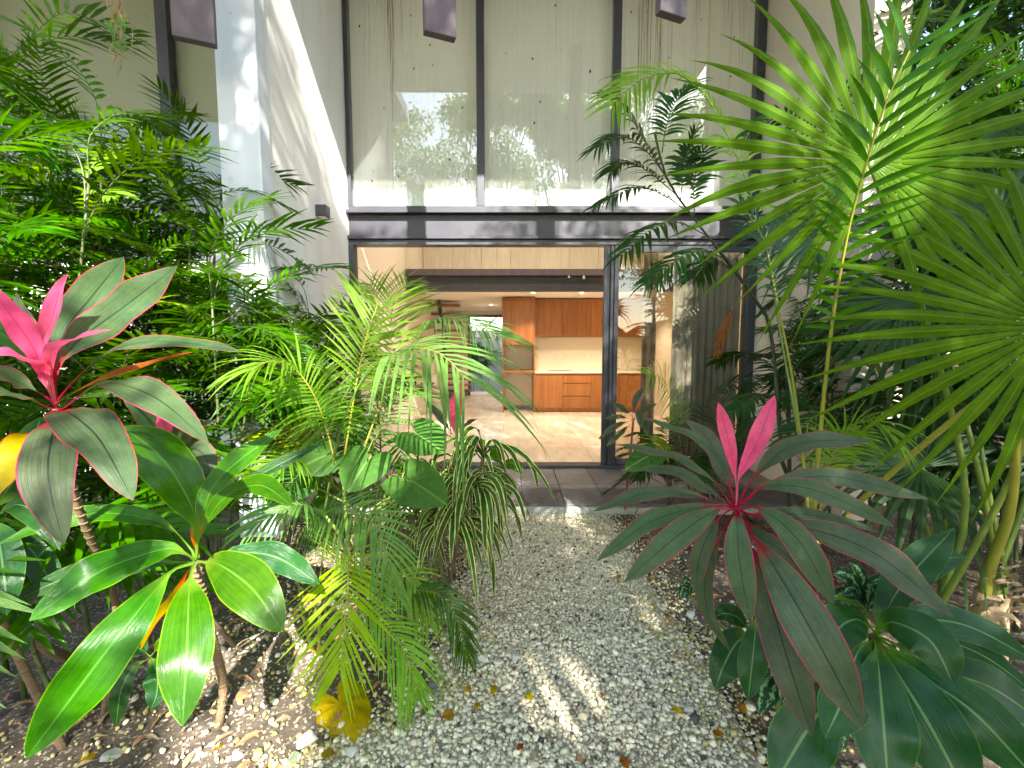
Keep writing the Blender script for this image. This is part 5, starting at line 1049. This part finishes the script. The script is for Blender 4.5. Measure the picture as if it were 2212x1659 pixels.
o = empty('elephant_ear', (1.05, 3.8, 0), 'single dark elephant-ear leaf lying over the patio edge', 'plant'); c = W(1400, 985, 3.45); m = MB(); heart(m, c, (-.75, -.4, -.25), (.1, -.6, .75), .22, .16, 9); m.build('leaf', 'leaf_taro', o, True); m = MB(); m.tube(spline([V((1.05, 3.8, 0)), c + V((.05, .1, -.2)), c], 8), [.008, .005], 6); m.build('leaf_stalk', 'stalk_green', o, True)
# pink cordyline beside the left door jamb
rosette('cordyline', 'pink-leaved cordyline beside the open door, behind the striped plants', 'plant', (-.62, 3.9, 0), W(985, 950, 3.6), [
    ([(985, 925, 3.6), (990, 880, 3.58), (1002, 815, 3.55)], 0.078, PK, dict(nh=(-.3, -.9, .1), pet=.1)), ([(980, 925, 3.6), (975, 890, 3.6), (980, 850, 3.6)], 0.072, PK, dict(nh=(.3, -.9, .1), pet=.1)), ([(975, 935, 3.6), (950, 900, 3.55), (915, 860, 3.5)], 0.066, RD, dict()), ([(990, 935, 3.6), (1010, 915, 3.5), (1030, 905, 3.45)], 0.060, RD, dict()),
    ([(975, 945, 3.6), (940, 930, 3.5), (900, 925, 3.45)], 0.066, RD, dict()), ([(990, 945, 3.6), (1015, 950, 3.5), (1040, 975, 3.45)], 0.060, PK, dict())], 'stalk_red', .012)
# green leafy shoot by the patio
rosette('corn_plant', 'fresh green shoot beside the patio edge', 'plant', G(1075, 1180), W(1080, 1010, 3.0), [
    ([(1078, 1000, 2.98), (1072, 975, 2.95), (1070, 958, 2.93)], .10, GR, dict(nh=(0, -1, .2))), ([(1085, 1003, 2.98), (1105, 1000, 2.9), (1130, 1022, 2.85)], .10, GR, dict()), ([(1075, 1010, 2.98), (1065, 1020, 2.9), (1062, 1050, 2.85)], .11, GD, dict()), ([(1082, 1015, 2.98), (1090, 1040, 2.9), (1092, 1085, 2.85)], .10, GR, dict(nh=(0, -1, .3)))], 'stalk_green', .007)

# dry vine hanging down the neighbouring window
vn_ = empty('hanging_vine', W(255, -60, 3.0), 'thin tangled dry vine with a few yellow leaves in front of the olive blinds', 'vine'); r = random.Random(88)
for i in range(9):
    x = 225 + r.uniform(0, 60); pts = [(x + r.uniform(-8, 8), -70, 3.0)]
    for k in range(5): x += r.uniform(-12, 14); pts.append((x, -30 + 36 * (k + 1) * r.uniform(.8, 1.1), 3.0 + r.uniform(-.06, .06)))
    m = MB(); m.tube(spline(px3(pts), 26), [.006 if i < 4 else .003, .0015], 5); m.build('stem', 'fibre', vn_, True)
    for k in range(3):
        p = W(*pts[2 + k]); a = r.uniform(0, 6.28); m = MB(); d = V((math.cos(a), -.3, math.sin(a) - .4)).normalized() * r.uniform(.04, .09); blade(m, [p, p + d * .5, p + d], .022, (0, -1, .3), .1, .1, .1, .05, 7, 4, .8, seed=i + k); m.build('leaf', 'leaf_yellow' if k == 0 and i % 3 == 0 else 'leaf_areca_blue', vn_, True)
# ================================================================== STONES, FALLEN LEAVES, LITTER
ROCKS = [(994, 1432, .065, 0), (1044, 1424, .05, 0), (1078, 1433, .045, 0), (1114, 1421, .05, 0), (927, 1510, .06, 0), (937, 1483, .045, 1), (924, 1457, .045, 1), (1100, 1560, .04, 0), (764, 1624, .06, 0), (1120, 1122, .09, 0), (663, 1602, .085, 0), (420, 1640, .06, 0), (240, 1640, .07, 0), (550, 1380, .06, 0), (527, 1415, .045, 0), (567, 1527, .05, 0), (1492, 1330, .05, 0), (1488, 1537, .045, 0), (590, 1575, .05, 0), (1290, 1330, .03, 1), (1265, 1390, .03, 0), (640, 1640, .045, 0), (510, 1640, .05, 0)]
desc = ['white chipped', 'grey']
bv, bf = ico(2)
where = ['beside the hanging palm tip', 'second of the row across the path', 'third of the row across the path', 'last of the row, nearest the path middle', 'at the left gravel edge below the lime fronds', 'in the shade at the left gravel edge', 'highest of the dark pair at the left gravel edge', 'lying alone on the path', 'at the bottom left of the gravel', 'below the patio edge', 'largest, under the yellow leaf', 'half buried under the hanging leaf tip', 'low in the left corner soil', 'in the soil right of the broad leaf', 'small, in the soil right of the broad leaf', 'in the sun patch on the left soil', 'under the right cordyline', 'at the right gravel edge', 'beside the brown litter on the left', 'flat in the path middle', 'small, in the path middle', 'at the bottom edge by the white stone', 'near the bottom edge on the soil']
for i, (px, py, s_, k) in enumerate(ROCKS):
    r = random.Random(500 + i); p = G(px, py, .01); m = MB(); d1 = V((r.uniform(-1, 1), r.uniform(-1, 1), r.uniform(-1, 1))); sc = V((r.uniform(.8, 1.3), r.uniform(.7, 1.1), r.uniform(.5, .8))) * s_ * .55
    planes = [(V((r.gauss(0, 1), r.gauss(0, 1), r.gauss(0, 1))).normalized(), r.uniform(.55, .8)) for _ in range(8)]; vs = []
    for v_ in bv:
        v_ = V(v_); q = 1.0
        for nn, dd in planes:
            t = v_.dot(nn)
            if t > 1e-3: q = min(q, dd / t)
        v_ = v_ * q * (1 + .06 * noise.noise(v_ * 3 + V((i, 0, 0)))); vs.append(p + V((v_.x * sc.x, v_.y * sc.y, v_.z * sc.z + sc.z * .35)))
    m.add(vs, [tuple(f) for f in bf]); tag(m.build('stone', ['rock', 'rock_dark'][k]), '%s stone %s' % (desc[k], where[i]), 'stone', 'loose stones')
FALL = [(1010, 1490, 'leaf_yellow', .05, 'small amber fallen leaf, left of the olive one'), (1067, 1490, 'leaf_yellowing', .06, 'olive fallen leaf on the gravel'), (1030, 1524, 'leaf_yellow', .045, 'small bright yellow fallen leaf by a twig'), (967, 1547, 'leaf_yellowing', .065, 'dark olive fallen leaf near the yellow dying leaf'), (1142, 1504, 'leaf_yellow', .055, 'yellow fallen leaf in the middle of the path'), (1222, 1165, 'leaf_brown', .055, 'dark red fallen leaf far up the path'), (1164, 1242, 'leaf_brown', .045, 'brown fallen leaf up the path'), (1190, 1203, 'dry_leaf', .05, 'dull fallen leaf up the path'), (1337, 1247, 'leaf_brown', .06, 'red-brown fallen leaf below the cordyline tips'), (1450, 1347, 'dry_leaf', .05, 'tan fallen leaf at the right edge of the path'), (1464, 1537, 'leaf_yellow', .055, 'yellow fallen leaf at the right gravel edge'), (1124, 1614, 'leaf_brown', .04, 'orange-brown fallen leaf near the bottom edge'), (1350, 1650, 'leaf_brown', .06, 'brown fallen leaf cut by the bottom edge'), (1552, 1587, 'leaf_brown', .05, 'rust fallen leaf under the right plants'), (1602, 1530, 'leaf_brown', .06, 'curled brown leaf under the low right plant'), (710, 1630, 'leaf_yellowing', .06, 'orange fallen leaf at the bottom left gravel'), (473, 1615, 'leaf_yellowing', .045, 'small orange fallen leaf on the left soil'), (187, 1643, 'leaf_yellow', .07, 'yellow fallen leaf in the left bottom corner'), (523, 1507, 'dry_leaf', .09, 'pale dry leaf on the left soil'), (1440, 1330, 'leaf_brown', .05, 'dark brown leaf at the right bed edge'), (1300, 1500, 'leaf_brown', .03, 'tiny brown leaf right of the path middle')]
for i, (px, py, mt, s_, lb) in enumerate(FALL):
    r = random.Random(700 + i); p = G(px, py, .030); a = r.uniform(0, 6.28); d = V((math.cos(a), math.sin(a), r.uniform(-.1, .15))); m = MB()
    blade(m, [p - d * s_ * .5, p + V((0, 0, s_ * .12)), p + d * s_ * .5], s_ * .55, (r.uniform(-.3, .3), r.uniform(-.5, 0), 1), .12, .06, .1, .08, 9, 4, .8, seed=i); tag(m.build('fallen_leaf', mt, None, True), lb, 'leaf', 'fallen leaves')
r = random.Random(9); m = MB()
for i in range(900):
    x = r.uniform(-2.6, 2.8); y = r.uniform(1.3, 3.9); d = inside(x, y)
    if d > -.02 and r.random() > .06: continue
    z = gz(x, y) + r.uniform(.004, .02); a = r.uniform(0, 6.28); L = r.uniform(.03, .11); dd = V((math.cos(a), math.sin(a), r.uniform(-.08, .12))); p = V((x, y, z))
    if i % 4 == 0: m.tube([p, p + dd * L * .5 + V((0, 0, .005)), p + dd * L * 1.4], [.0025, .002, .0012], 4, 1)
    else: blade(m, [p, p + dd * L * .5 + V((0, 0, .010)), p + dd * L], r.uniform(.008, .028), (r.uniform(-.6, .6), r.uniform(-.6, .6), 1), 0, .1, .2, .1, 5, 2, .8, seed=i, mi=0 if i % 3 else 2)
tag(m.build('leaf_litter', ['dry_leaf', 'twig', 'fibre']), 'dry leaves and twigs strewn over the soil beds', 'litter', kind='stuff')
